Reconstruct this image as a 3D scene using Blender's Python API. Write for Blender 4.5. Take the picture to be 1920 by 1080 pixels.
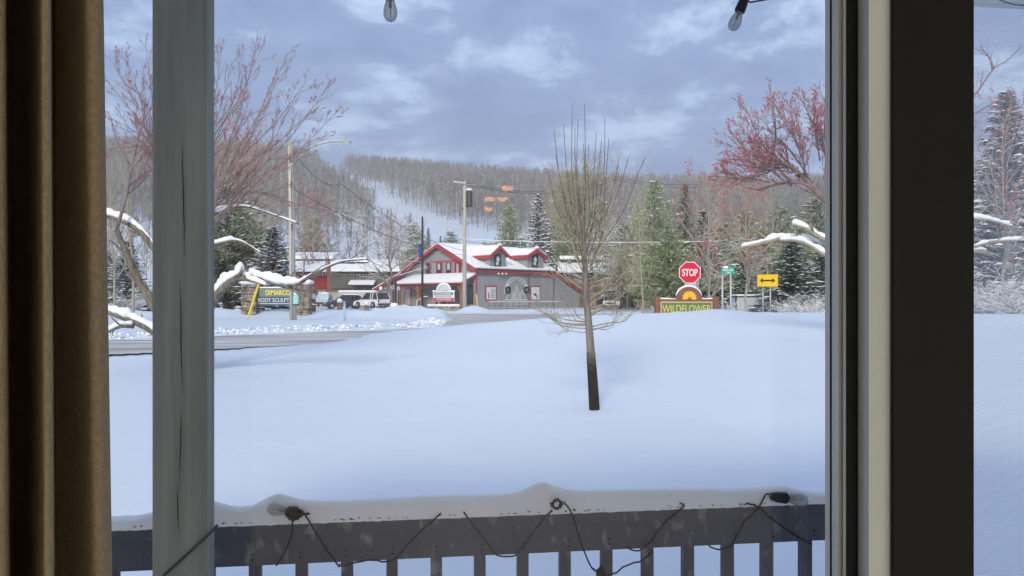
import bpy, math, random
import numpy as np
from mathutils import Vector, Matrix, noise as mnoise
PI = math.pi
sc = bpy.context.scene
for o in list(bpy.data.objects): bpy.data.objects.remove(o)
# ------------------------------------------------------------------ camera
F, CX, HY, CZ = 1500.0, 960.0, 560.0, 2.5      # focal length in photo pixels, centre column, horizon row, eye height
cam_d = bpy.data.cameras.new('camera'); cam = bpy.data.objects.new('camera', cam_d)
sc.collection.objects.link(cam); sc.camera = cam
cam.location = (0, 0, CZ); cam.rotation_euler = (PI/2, 0, 0)
cam_d.sensor_width = 36.0; cam_d.lens = F/1920*36.0
cam_d.shift_y = (HY-540)/1920; cam_d.clip_start = 0.05; cam_d.clip_end = 4000
# ------------------------------------------------------------------ sky and sun
SUN_EL, SUN_AZ = math.radians(27), math.radians(-168)   # azimuth from +Y, towards -X
w = bpy.data.worlds.new('World'); sc.world = w; w.use_nodes = True
nt = w.node_tree; nt.nodes.clear()
N = nt.nodes.new; L = nt.links.new
out = N('ShaderNodeOutputWorld'); sky = N('ShaderNodeTexSky'); sky.sky_type = 'NISHITA'; sky.sun_disc = False
sky.sun_elevation = SUN_EL; sky.sun_rotation = SUN_AZ
bg1 = N('ShaderNodeBackground'); bg1.inputs[1].default_value = 0.1; L(sky.outputs[0], bg1.inputs[0])
tc = N('ShaderNodeTexCoord'); sep = N('ShaderNodeSeparateXYZ'); L(tc.outputs['Generated'], sep.inputs[0])
addz = N('ShaderNodeMath'); addz.operation = 'MAXIMUM'; addz.inputs[1].default_value = 0.0; L(sep.outputs[2], addz.inputs[0])
addz2 = N('ShaderNodeMath'); addz2.operation = 'ADD'; addz2.inputs[1].default_value = 0.22; L(addz.outputs[0], addz2.inputs[0])
dx = N('ShaderNodeMath'); dx.operation = 'DIVIDE'; L(sep.outputs[0], dx.inputs[0]); L(addz2.outputs[0], dx.inputs[1])
dy = N('ShaderNodeMath'); dy.operation = 'DIVIDE'; L(sep.outputs[1], dy.inputs[0]); L(addz2.outputs[0], dy.inputs[1])
cmb = N('ShaderNodeCombineXYZ'); L(dx.outputs[0], cmb.inputs[0]); L(dy.outputs[0], cmb.inputs[1])
n1 = N('ShaderNodeTexNoise'); n1.inputs['Scale'].default_value = 2.5; n1.inputs['Detail'].default_value = 7; n1.inputs['Roughness'].default_value = .64
n1.inputs['Distortion'].default_value = .25
L(cmb.outputs[0], n1.inputs['Vector'])
rmp = N('ShaderNodeValToRGB'); L(n1.outputs[0], rmp.inputs[0])
e = rmp.color_ramp.elements
e[0].position = .36; e[0].color = (.190, .278, .520, 1); e[1].position = .60; e[1].color = (.52, .68, .95, 1)
m_ = e.new(.5); m_.color = (.265, .368, .620, 1)
bg2 = N('ShaderNodeBackground'); bg2.inputs[1].default_value = 1.0; L(rmp.outputs[0], bg2.inputs[0])
zen = N('ShaderNodeMapRange'); zen.inputs[1].default_value = .35; zen.inputs[2].default_value = 1.0; zen.inputs[3].default_value = 1.0; zen.inputs[4].default_value = 1.7
zen.inputs[3].default_value = 0; zen.inputs[4].default_value = .8; zc_ = N('ShaderNodeMixRGB'); L(sep.outputs[2], zen.inputs[0]); L(zen.outputs[0], zc_.inputs[0]); L(rmp.outputs[0], zc_.inputs[1]); zc_.inputs[2].default_value = (.62, .68, .80, 1); L(zc_.outputs[0], bg2.inputs[0])     # overcast: brightest overhead
mx = N('ShaderNodeMixShader'); mx.inputs[0].default_value = .88; L(bg1.outputs[0], mx.inputs[1]); L(bg2.outputs[0], mx.inputs[2]); L(mx.outputs[0], out.inputs[0])
sd = bpy.data.lights.new('sun', 'SUN'); sd.energy = 2.7; sd.angle = math.radians(14); sd.color = (1, .90, .74)
so = bpy.data.objects.new('sun', sd); sc.collection.objects.link(so)
_d = Vector((math.sin(SUN_AZ)*math.cos(SUN_EL), math.cos(SUN_AZ)*math.cos(SUN_EL), math.sin(SUN_EL)))
so.rotation_euler = (-_d).to_track_quat('-Z', 'Y').to_euler()
sc.view_settings.view_transform = 'Standard'; sc.view_settings.look = 'None'; sc.view_settings.exposure = 0.46; sc.view_settings.gamma = 1
sc.cycles.max_bounces = 8; sc.cycles.transparent_max_bounces = 12; sc.cycles.use_denoising = True
sc.cycles.sample_clamp_indirect = 4.0
# ------------------------------------------------------------------ helpers
def P(px, py, Y): return Vector(((px-CX)*Y/F, Y, CZ-(py-HY)*Y/F))
def Zof(py, Y): return CZ-(py-HY)*Y/F
def ss(a, b, x):
    t = min(1, max(0, (x-a)/(b-a))) if a != b else float(x > a)
    return t*t*(3-2*t)
def tag(o, label=None, cat=None, group=None, kind=None):
    if label: o['label'] = label
    if cat: o['category'] = cat
    if group: o['group'] = group
    if kind: o['kind'] = kind
    return o
def thing(name, label, cat, loc=(0, 0, 0), rz=0.0, group=None):
    o = bpy.data.objects.new(name, None); sc.collection.objects.link(o)
    o.empty_display_size = .2; o.location = loc; o.rotation_euler = (0, 0, rz)
    return tag(o, label, cat, group)
class MB:
    def __init__(s): s.v = []; s.f = []; s.mi = []; s.cur = 0
    def add(s, vs, fs):
        b = len(s.v); s.v += [tuple(v) for v in vs]; s.f += [tuple(i+b for i in f) for f in fs]; s.mi += [s.cur]*len(fs); return s
    def box(s, c, d, rz=0.0, ry=0.0, taper=1.0, rx=0.0):
        x, y, z = d[0]/2, d[1]/2, d[2]/2
        R = Matrix.Rotation(rz, 3, 'Z') @ Matrix.Rotation(ry, 3, 'Y') @ Matrix.Rotation(rx, 3, 'X')
        vs = []
        for (a, b, k) in ((-1,-1,-1),(1,-1,-1),(1,1,-1),(-1,1,-1),(-1,-1,1),(1,-1,1),(1,1,1),(-1,1,1)):
            t = taper if k > 0 else 1
            vs.append(R @ Vector((a*x*t, b*y*t, k*z)) + Vector(c))
        return s.add(vs, [(0,3,2,1),(4,5,6,7),(0,1,5,4),(1,2,6,5),(2,3,7,6),(3,0,4,7)])
    def bb(s, x0, x1, y0, y1, z0, z1): return s.box(((x0+x1)/2, (y0+y1)/2, (z0+z1)/2), (x1-x0, y1-y0, z1-z0))
    def rbox(s, c, d, r=.02, rz=0.0):
        x, y, z = d[0]/2, d[1]/2, d[2]/2; r = min(r, x*.9, y*.9, z*.9); R = Matrix.Rotation(rz, 3, 'Z'); vs = []
        rings = [(-z, r), (-z+r, 0), (z-r, 0), (z, r)]
        for (zz, ins) in rings:
            xx, yy = x-ins, y-ins; q = r*.6
            for (a, b) in ((-xx+q,-yy),(xx-q,-yy),(xx,-yy+q),(xx,yy-q),(xx-q,yy),(-xx+q,yy),(-xx,yy-q),(-xx,-yy+q)):
                vs.append(R @ Vector((a, b, zz)) + Vector(c))
        fs = [tuple(range(7, -1, -1)), tuple(range(24, 32))]
        for k in range(3):
            for i in range(8):
                j = (i+1) % 8; fs.append((k*8+i, k*8+j, k*8+8+j, k*8+8+i))
        return s.add(vs, fs)
    def prism(s, poly, ext, close=True):     # poly: 3D points of a planar outline, ext: extrusion vector
        n = len(poly); e = Vector(ext); vs = [Vector(p) for p in poly]+[Vector(p)+e for p in poly]
        fs = [tuple(range(n-1, -1, -1)), tuple(range(n, 2*n))]+[(i, (i+1) % n, n+(i+1) % n, n+i) for i in range(n)]
        return s.add(vs, fs)
    def quad(s, a, b, c, d): return s.add([a, b, c, d], [(0, 1, 2, 3)])
    def slab(s, pts, t):                      # quad or polygon given thickness t along its normal
        p = [Vector(q) for q in pts]; n = (p[1]-p[0]).cross(p[2]-p[0]).normalized()
        if n.z < 0: n = -n
        return s.prism(p, n*t)
    def tube(s, pts, r, n=6, r1=None, flat=1.0):
        pts = [Vector(p) for p in pts]; m = len(pts)
        if not hasattr(r, '__len__'):
            r1 = r if r1 is None else r1; r = [r+(r1-r)*i/max(1, m-1) for i in range(m)]
        vs = []; fs = []; up = None
        for i, p in enumerate(pts):
            t = (pts[min(i+1, m-1)]-pts[max(i-1, 0)])
            t = t.normalized() if t.length > 1e-9 else Vector((0, 0, 1))
            if up is None: up = t.orthogonal().normalized()
            up = (up - t*up.dot(t)); up = up.normalized() if up.length > 1e-6 else t.orthogonal().normalized()
            b = t.cross(up)
            for k in range(n):
                a = 2*PI*k/n; q = (up*math.cos(a)+b*math.sin(a))*r[i]
                q.z *= flat; vs.append(p+q)
        for i in range(m-1):
            for k in range(n):
                j = (k+1) % n; fs.append((i*n+k, i*n+j, i*n+n+j, i*n+n+k))
        fs.append(tuple(range(n-1, -1, -1))); fs.append(tuple((m-1)*n+k for k in range(n)))
        return s.add(vs, fs)
    def lathe(s, prof, c=(0, 0, 0), n=16, axis=None):    # prof: (r, z)
        c = Vector(c); R = Matrix.Identity(3)
        if axis is not None: R = Vector((0, 0, 1)).rotation_difference(Vector(axis).normalized()).to_matrix()
        vs = []; fs = []
        for (r, z) in prof:
            for k in range(n):
                a = 2*PI*k/n; vs.append(c+R @ Vector((r*math.cos(a), r*math.sin(a), z)))
        m = len(prof)
        for i in range(m-1):
            for k in range(n):
                j = (k+1) % n; fs.append((i*n+k, i*n+j, i*n+n+j, i*n+n+k))
        fs.append(tuple(range(n-1, -1, -1))); fs.append(tuple((m-1)*n+k for k in range(n)))
        return s.add(vs, fs)
    def blob(s, c, d, seed=0, amp=.15, n=10, m=6, flatbase=False):   # lumpy ellipsoid (snow caps, clumps)
        c = Vector(c); vs = []; fs = []
        for i in range(m+1):
            th = PI*i/m
            for k in range(n):
                a = 2*PI*k/n; q = Vector((math.sin(th)*math.cos(a), math.sin(th)*math.sin(a), math.cos(th)))
                f = 1+amp*mnoise.noise(q*1.7+Vector((seed*3.1, seed*1.7, seed)))
                q = Vector((q.x*d[0]*f, q.y*d[1]*f, q.z*d[2]*f))
                if flatbase and q.z < 0: q.z *= .15
                vs.append(c+q)
        for i in range(m):
            for k in range(n):
                j = (k+1) % n; fs.append((i*n+k, i*n+n+k, i*n+n+j, i*n+j))
        return s.add(vs, fs)
    def text(s, body, c, h, wd=None, ext=.01, rz=0.0, spacing=1.0, bold=0.0):
        cu = bpy.data.curves.new('t', 'FONT'); cu.body = body; cu.size = 1; cu.extrude = 0; cu.align_x = 'CENTER'; cu.offset = bold; cu.space_character = spacing
        ob = bpy.data.objects.new('t', cu); sc.collection.objects.link(ob)
        me = bpy.data.meshes.new_from_object(ob.evaluated_get(bpy.context.evaluated_depsgraph_get()))
        co = np.array([v.co[:] for v in me.vertices]); fs = [tuple(p.vertices) for p in me.polygons]
        bpy.data.objects.remove(ob); bpy.data.curves.remove(cu); bpy.data.meshes.remove(me)
        lo, hi = co.min(0), co.max(0); sy = h/(hi[1]-lo[1]); sx = sy if wd is None else wd/(hi[0]-lo[0])
        R = Matrix.Rotation(rz, 3, 'Z'); C_ = Vector(c)
        vs = [C_+R @ Vector(((x-(lo[0]+hi[0])/2)*sx, -ext, (y-(lo[1]+hi[1])/2)*sy)) for x, y, z in co]
        return s.add(vs, fs)
    def build(s, name, mats, parent=None, o=(0, 0, 0), smooth=False, bevel=0.0):
        me = bpy.data.meshes.new(name)
        v = np.array(s.v, dtype=float)-np.array(o, dtype=float)
        me.from_pydata(v.tolist(), [], s.f)
        if not isinstance(mats, (list, tuple)): mats = [mats]
        for m in mats: me.materials.append(m)
        if len(mats) > 1: me.polygons.foreach_set('material_index', s.mi)
        if smooth: me.polygons.foreach_set('use_smooth', [True]*len(me.polygons))
        me.update()
        ob = bpy.data.objects.new(name, me); sc.collection.objects.link(ob)
        if parent is not None: ob.parent = parent
        else: ob.location = o
        if bevel:
            b = ob.modifiers.new('bevel', 'BEVEL'); b.width = bevel; b.segments = 2; b.limit_method = 'ANGLE'
        return ob
def copy_tree(o, parent=None):
    c = o.copy(); sc.collection.objects.link(c); c.parent = parent
    for ch in list(o.children): copy_tree(ch, c)
    return c
# ------------------------------------------------------------------ materials
_M = {}
def mat(name, col, rough=.8, metal=0.0, nscale=None, namt=.25, col2=None, bump=0.0, bscale=None, spec=.3, stretch=None, detail=5, emit=None, estr=0, lo=.35, hi=.65, coat=0.0, sss=0.0):
    if name in _M: return _M[name]
    m = bpy.data.materials.new(name); m.use_nodes = True; t = m.node_tree; b = t.nodes['Principled BSDF']
    b.inputs['Base Color'].default_value = (*col, 1); b.inputs['Roughness'].default_value = rough; b.inputs['Metallic'].default_value = metal
    b.inputs['Specular IOR Level'].default_value = spec
    if coat: b.inputs['Coat Weight'].default_value = coat
    if emit: b.inputs['Emission Color'].default_value = (*emit, 1); b.inputs['Emission Strength'].default_value = estr
    if nscale or bump:
        tcn = t.nodes.new('ShaderNodeTexCoord'); mp = t.nodes.new('ShaderNodeMapping'); t.links.new(tcn.outputs['Object'], mp.inputs[0])
        if stretch: mp.inputs['Scale'].default_value = stretch
        nz = t.nodes.new('ShaderNodeTexNoise'); nz.inputs['Scale'].default_value = nscale or bscale; nz.inputs['Detail'].default_value = detail
        t.links.new(mp.outputs[0], nz.inputs['Vector'])
        if nscale:
            r = t.nodes.new('ShaderNodeValToRGB'); t.links.new(nz.outputs[0], r.inputs[0])
            c2 = col2 or tuple(c*(1-namt) for c in col)
            r.color_ramp.elements[0].position = lo; r.color_ramp.elements[1].position = hi
            r.color_ramp.elements[0].color = (*c2, 1); r.color_ramp.elements[1].color = (*col, 1)
            t.links.new(r.outputs[0], b.inputs['Base Color'])
        if bump:
            n2 = nz
            if bscale and nscale:
                n2 = t.nodes.new('ShaderNodeTexNoise'); n2.inputs['Scale'].default_value = bscale; n2.inputs['Detail'].default_value = 6; t.links.new(mp.outputs[0], n2.inputs['Vector'])
            bp = t.nodes.new('ShaderNodeBump'); bp.inputs['Strength'].default_value = bump; bp.inputs['Distance'].default_value = .05
            t.links.new(n2.outputs[0], bp.inputs['Height']); t.links.new(bp.outputs[0], b.inputs['Normal'])
    _M[name] = m; return m
def specks(m, scale, size, dark):     # sparse debris specks, and shade of small dimples painted into the colour
    t = m.node_tree; b = t.nodes['Principled BSDF']; ln = b.inputs['Base Color'].links[0].from_socket; tcn = t.nodes.new('ShaderNodeTexCoord')
    v = t.nodes.new('ShaderNodeTexVoronoi'); v.voronoi_dimensions = '2D'; v.inputs['Scale'].default_value = scale; t.links.new(tcn.outputs['Object'], v.inputs['Vector'])
    r = t.nodes.new('ShaderNodeMapRange'); r.inputs[1].default_value = size*.3; r.inputs[2].default_value = size; r.inputs[3].default_value = dark; r.inputs[4].default_value = 0; t.links.new(v.outputs['Distance'], r.inputs[0])
    n = t.nodes.new('ShaderNodeTexNoise'); n.inputs['Scale'].default_value = scale*.7; t.links.new(tcn.outputs['Object'], n.inputs['Vector'])
    g = t.nodes.new('ShaderNodeMath'); g.operation = 'GREATER_THAN'; g.inputs[1].default_value = .58; t.links.new(n.outputs[0], g.inputs[0]); k = t.nodes.new('ShaderNodeMath'); k.operation = 'MULTIPLY'; t.links.new(r.outputs[0], k.inputs[0]); t.links.new(g.outputs[0], k.inputs[1])
    mx = t.nodes.new('ShaderNodeMixRGB'); t.links.new(k.outputs[0], mx.inputs[0]); t.links.new(ln, mx.inputs[1]); mx.inputs[2].default_value = (.42, .44, .48, 1); t.links.new(mx.outputs[0], b.inputs['Base Color'])
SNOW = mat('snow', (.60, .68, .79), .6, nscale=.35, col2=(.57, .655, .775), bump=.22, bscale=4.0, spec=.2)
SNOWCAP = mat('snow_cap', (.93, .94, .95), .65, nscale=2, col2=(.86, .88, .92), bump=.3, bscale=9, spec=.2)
specks(SNOW, 1.5, .055, .32)
BARK = mat('bark_grey', (.23, .20, .16), .9, nscale=14, col2=(.12, .105, .085), stretch=(1, 1, .2), bump=.6)
BARKL = mat('bark_tan', (.40, .34, .25), .9, nscale=10, col2=(.28, .235, .17), stretch=(1, 1, .25), bump=.4)
BARKD = mat('bark_dark', (.28, .21, .19), .9, nscale=10, col2=(.17, .13, .125))
BERRY = mat('bud_red', (.50, .19, .20), .6, nscale=5, col2=(.32, .12, .13))
WHITE = mat('white_paint', (.78, .78, .76), .45)
BLACK = mat('black_metal', (.02, .02, .022), .45, metal=.2)
STEEL = mat('galvanised', (.42, .44, .44), .45, metal=.6, nscale=6, col2=(.3, .32, .32))
GLASSD = mat('dark_glass', (.03, .036, .042), .08, spec=.9, nscale=.7, col2=(.012, .015, .018))
POLE = mat('pole_wood', (.56, .52, .46), .9, nscale=3, col2=(.38, .35, .30), stretch=(4, 4, .15), bump=.4)
RUBBER = mat('rubber', (.02, .02, .02), .8)
# ------------------------------------------------------------------ terrain
HA = math.radians(8); HC, HS = math.cos(HA), math.sin(HA)          # the house stands turned by 8 degrees
def H(u, v, z=0): return Vector((u*HC-v*HS, u*HS+v*HC, z))
def HP(px, v, py=None):           # point of the house plane v = const seen at pixel column px (row py): (u, v, z)
    r = (px-CX)/F; Y = v/(HC-r*HS); u = Y*(r*HC+HS)
    return Vector((u, v, 0 if py is None else CZ-(py-HY)*Y/F))
CREST = [(-400, 14, 700), (0, 17, 680), (200, 19.5, 664), (400, 21.3, 655), (600, 24, 636), (750, 25, 621), (870, 25, 608.5), (1000, 24, 598), (1130, 23, 590), (1230, 23, 587),
         (1290, 22.3, 584), (1335, 22, 579), (1365, 22, 580), (1410, 22, 585), (1550, 22, 586), (1826, 22, 588), (2500, 22, 592)]
cpx = [c[0] for c in CREST]; cY = [c[1] for c in CREST]; cZ = [Zof(c[2], c[1]) for c in CREST]
RDG = [(-400, 285), (200, 288), (400, 292), (540, 306), (600, 318), (700, 325), (800, 335), (1000, 350), (1200, 362), (1400, 368), (1700, 350), (2400, 320)]
MOUNDS = [(888, 74, 1.4, .75), (768, 71, 2.2, .55), (705, 71, 2.2, .22), (640, 72, 2.5, .12), (1010, 76, 3, .3), (575, 62, 2, .4)]
FARZ = 1.2
def nz_(x, y, s, k=0): return mnoise.noise(Vector((x*s, y*s, k)))
def road_u(X, Y):   # signed coordinates along/across the lane that passes the lawn
    ax, ay = -8.0, 21.3; dx_, dy_ = .65, .76
    return (X-ax)*dx_+(Y-ay)*dy_, -(X-ax)*dy_+(Y-ay)*dx_   # s along, t across (0 at lawn edge, + away)
def in_lane(X, Y, m=0.0):
    s, t = road_u(X, Y); return -45 < s < 36 and -m < t < 6.3+m
def in_highway(X, Y, m=0.0): return 56-m < Y < 70+m
def side_dist(X, Y):            # distance outside the paved area, negative inside
    s, t = road_u(X, Y)
    d1 = max(-t, t-6.3, s-36); d2 = max(56-Y, Y-70)
    d3 = max(abs(X-3.5-(Y-45)*-.05)-7.0, 34-Y, Y-60)          # mouth of the junction
    return min(d1, d2, d3)
def gz(X, Y):
    Yc_ = 22.0
    if Y > 1:
        px = CX+F*X/Y; yc = np.interp(px, cpx, cY); zc = np.interp(px, cpx, cZ)
    else: yc, zc = 19.0, 1.15
    if Y < yc:
        t = min(1, max(0, (Y-4)/(yc-4)))
        z = .6+(zc-.6)*t**2.2+.016*nz_(X, Y, .22)*ss(3, 9, Y)+.012*nz_(X, Y, .9, 4)*ss(3, 9, Y)
        d = side_dist(X, Y)
        if d < 1.2: z = 1.15+(z-1.15)*ss(-.1, 1.2, d)
        return z
    d = side_dist(X, Y)
    base = FARZ+.05*nz_(X, Y, .15)
    if Y < 58 and X < -1:
        base += ss(0, 10, d)*.12+.5*math.exp(-((Y-51.5)/2.2)**2)*ss(-1.5, -6, X)*(1+.5*nz_(X, Y, .5, 3))
    bank = .13*math.exp(-((d-.9)/.7)**2)*(1+.9*nz_(X, Y, 1.3, 2)) if d > 0 else 0
    base += bank+.12*nz_(X, Y, 2.3, 9)*math.exp(-((d-.9)/1.1)**2)*(d > 0)
    for (mp, mY, mr, mh) in MOUNDS:
        mxx = (mp-CX)*mY/F; q = ((X-mxx)/mr)**2+((Y-mY)/(mr*.7))**2
        if q < 6: base += mh*math.exp(-q)*(1+.35*nz_(X, Y, .8, 5))
    if Y < yc+3.5: base = zc+(base-zc)*ss(0, 3.5, Y-yc)
    z = base
    if d < .5: z = (FARZ-.05)+(z-(FARZ-.05))*ss(0, .5, d)
    if Y > 62:
        px = CX+F*X/Y
        z += ss(1480, 1850, px)*ss(62, 150, Y)*16
        if Y > 140:
            yr = np.interp(px, [r[0] for r in RDG], [r[1] for r in RDG]); zr = Zof(yr, 600); t = (Y-140)/460
            if t <= 1: z = FARZ+(zr-FARZ)*t**1.08+2.2*nz_(X, Y, .012, 7)*t+ss(1480, 1850, px)*16*(1-t)
            else: z = zr-(t-1)*60
    return z
def gmin(x): return x
def build_ground():
    ang = np.concatenate([np.linspace(-180, -46, 34)[:-1], np.linspace(-46, 46, 420), np.linspace(46, 180, 34)[1:]])
    rr = [0.0, .6]; r = 2.0
    while r < 900: rr.append(r); r *= 1.0105 if 15 < r < 80 else (1.02 if r < 130 else 1.035)
    n = len(ang); vs = []; fs = []
    for r in rr:
        for a in ang:
            ra = math.radians(a); X = r*math.sin(ra); Y = r*math.cos(ra)
            if abs(a) < 47: z = gz(X, Y)
            elif Y > 4: z = .6+(gz(X, Y)-.6)*ss(75, 47, abs(a))*.9+.0
            else: z = .6
            vs.append((X, Y, z))
    for i in range(len(rr)-1):
        for k in range(n-1):
            fs.append((i*n+k, i*n+k+1, i*n+n+k+1, i*n+n+k))
    m = MB(); m.v = vs; m.f = [tuple(reversed(f)) for f in fs]; m.mi = [0]*len(fs)
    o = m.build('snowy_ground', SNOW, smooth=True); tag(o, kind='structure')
build_ground()
# paved sheets: wet dark tracks, grey slush between
def road_mat():
    m = bpy.data.materials.new('wet_asphalt'); m.use_nodes = True; t = m.node_tree; b = t.nodes['Principled BSDF']; nn = t.nodes.new; l = t.links.new
    tcn = nn('ShaderNodeTexCoord'); mp = nn('ShaderNodeMapping'); mp.inputs['Rotation'].default_value = (0, 0, -math.atan2(.76, .65)); mp.inputs['Scale'].default_value = (.12, 1.1, 1); mp.vector_type = 'POINT'
    l(tcn.outputs['Object'], mp.inputs[0])
    z = nn('ShaderNodeTexNoise'); z.inputs['Scale'].default_value = 1.6; z.inputs['Detail'].default_value = 6; l(mp.outputs[0], z.inputs['Vector'])
    r = nn('ShaderNodeValToRGB'); l(z.outputs[0], r.inputs[0]); e = r.color_ramp.elements
    e[0].position = .40; e[0].color = (.26, .255, .25, 1); e[1].position = .66; e[1].color = (.66, .67, .69, 1); q = e.new(.53); q.color = (.44, .435, .43, 1)
    l(r.outputs[0], b.inputs['Base Color']); b.inputs['Roughness'].default_value = .55
    return m
ROAD = road_mat()
def sheet(name, fn, x0, x1, y0, y1, z, st=1.0, material=None):
    m = MB(); idx = {}; vs = []; fs = []
    nx = int((x1-x0)/st); ny = int((y1-y0)/st)
    def vid(i, j):
        if (i, j) not in idx: idx[(i, j)] = len(vs); vs.append((x0+i*st, y0+j*st, z if not callable(z) else z(x0+i*st, y0+j*st)))
        return idx[(i, j)]
    for i in range(nx):
        for j in range(ny):
            if fn(x0+(i+.5)*st, y0+(j+.5)*st): fs.append((vid(i, j), vid(i+1, j), vid(i+1, j+1), vid(i, j+1)))
    m.add(vs, fs); o = m.build(name, material or ROAD); tag(o, kind='structure'); return o
sheet('road', lambda X, Y: side_dist(X, Y) < .45, -60, 60, -5, 72, FARZ-.02, .25)
sheet('parking_lot', lambda X, Y: True, 9, 30, 84, 106, lambda X, Y: gz(X, Y)+.02, 1)
# ------------------------------------------------------------------ wooded hill: one far mass of bare trees
def ski(px, py):
    line = [(590, 303), (640, 330), (700, 362), (770, 395), (860, 425), (950, 450), (1010, 470)]
    if not 585 < px < 1015: return 99
    return abs(py-np.interp(px, [a[0] for a in line], [a[1] for a in line]))/np.interp(px, [590, 700, 780, 900, 1000], [6, 12, 7, 17, 14])
SKI = [(590, 303), (640, 330), (700, 362), (770, 395), (860, 425), (950, 450), (1010, 470)]
def build_forest():
    rnd = random.Random(5); V = []; Fc = []; MI = []
    def tri(a, b, c, mi):
        n = len(V); V.extend((a, b, c)); Fc.append((n, n+1, n+2)); MI.append(mi)
    cnt = 0; tries = 0
    while cnt < 17000 and tries < 200000:
        tries += 1
        Y = 150+(rnd.random()**.75)*480; px = rnd.uniform(150, 2000)
        X = (px-CX)*Y/F; z = gz(X, Y); py = HY-(z-CZ)*F/Y
        far = (Y-480)/60
        dens = .4
        ridge = np.interp(px, [r[0] for r in RDG], [r[1] for r in RDG])
        if py < ridge+34: dens = 1.0
        elif px < 560: dens = .85 if py < 420 else .4
        elif px < 700 and py < 400: dens = .95 if py > np.interp(px, [560, 700], [300, 385]) else .4
        elif px < 1010: dens = .95 if py < 410 else .7
        else: dens = .75
        if px > 1480 and Y < 400: dens = .55
        s = ski(px, py)
        hp = 15*F/Y
        if 600 < px < 1015:
            ry = np.interp(px, [a_[0] for a_ in SKI], [a_[1] for a_ in SKI]); wv = np.interp(px, [600, 760, 780, 900, 1000], [8, 13, 12, 26, 26])
            if ry-5 < py < ry+wv+hp*(.5 if px < 700 else .72): dens = .003
            elif ry-14 < py <= ry-7: dens *= .5
        if 600 < px < 880 and ridge+14 < py < np.interp(px, [a_[0] for a_ in SKI], [a_[1] for a_ in SKI])-4: dens = np.interp(px, [600, 760, 880], [.17, .32, .85])
        if 470 < px < 600 and ridge+26 < py < ridge+50: dens = .12
        if 600 < px < 720 and 400 < py < 520: dens *= .5
        if Y < 230: dens *= .8
        if rnd.random() > dens*min(1, (Y/420)**1.0): continue
        cnt += 1
        h = rnd.uniform(11, 17)*(.75 if Y < 260 else 1); r = h*.011*rnd.uniform(.8, 1.3)*(Y/400)**.3; ang = rnd.random()*PI
        mi = rnd.choices([0, 1, 2, 3], [.5, .2, .18, .12] if px > 560 else [.3, .5, .12, .08])[0]
        bx = V_ = None
        for a in (ang, ang+PI/2):
            cx_, sx_ = math.cos(a)*r, math.sin(a)*r
            tri((X-cx_, Y-sx_, z-.5), (X+cx_, Y+sx_, z-.5), (X, Y, z+h), mi)
        nb = 18 if Y > 300 else 24
        for i in range(nb):
            t = rnd.uniform(.32, .95); a = rnd.random()*2*PI; ln = h*.27*(1.15-t)*rnd.uniform(.7, 1.5)+.5
            el = rnd.uniform(.3, 1.1); wd = h*.006*rnd.uniform(.7, 1.8)
            dx_, dy_, dz = math.cos(a)*math.cos(el)*ln, math.sin(a)*math.cos(el)*ln, math.sin(el)*ln*1.2
            px_, py_ = -math.sin(a)*wd, math.cos(a)*wd; zz = z+h*t*.93
            tri((X+px_, Y+py_, zz-wd), (X-px_, Y-py_, zz+wd), (X+dx_, Y+dy_, zz+dz), mi if i % 4 else 0)
            tri((X+dx_*.45+px_, Y+dy_*.45+py_, zz+dz*.4), (X+dx_*.45-px_, Y+dy_*.45-py_, zz+dz*.45), (X+dx_*.8-dy_*.35, Y+dy_*.8+dx_*.35, zz+dz*1.15), 0)
    m = MB(); m.v = V; m.f = Fc; m.mi = MI
    mats = [mat('wood_a', (.30, .29, .27), 1, nscale=.02, col2=(.24, .23, .215)), mat('wood_b', (.35, .28, .22), 1), mat('wood_c', (.52, .50, .46), 1), mat('wood_d', (.22, .225, .18), 1)]
    o = m.build('forest', mats); tag(o, kind='stuff')
build_forest()

hz = bpy.data.materials.new('haze_air'); hz.use_nodes = True; g = hz.node_tree; g.nodes.clear()
o_ = g.nodes.new('ShaderNodeOutputMaterial'); pv = g.nodes.new('ShaderNodeVolumePrincipled'); pv.inputs['Density'].default_value = .0009; pv.inputs['Color'].default_value = (.93, .95, 1, 1); pv.inputs['Anisotropy'].default_value = .2
g.links.new(pv.outputs[0], o_.inputs['Volume'])
m = MB(); m.bb(-960, 960, -960, 960, -10, 175); o = m.build('haze', hz); tag(o, kind='stuff')

# clods thrown up by the plough along the far road edge
rnd = random.Random(77); m = MB(); cnt = 0
while cnt < 2200:
    X = rnd.uniform(-26, 2); Y = rnd.uniform(14, 54); d = side_dist(X, Y)
    s_, t_ = road_u(X, Y)
    if not (.25 < d < 1.7 and t_ > 0) or Y > 46 or X > -2.5: continue
    r = rnd.uniform(.015, .055)*(1 if d < 1.2 else .6)*(1.3 if rnd.random() < .06 else 1); m.cur = 0 if rnd.random() < .62 else 1; m.blob((X, Y, gz(X, Y)+r*.2), (r*1.2, r, r*.8), cnt % 17, .5, 6, 4); cnt += 1
o = m.build('snow_clods', [SNOWCAP, mat('dirty_snow', (.52, .53, .56), .8, nscale=4, col2=(.40, .40, .41))]); tag(o, kind='stuff')
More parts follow.
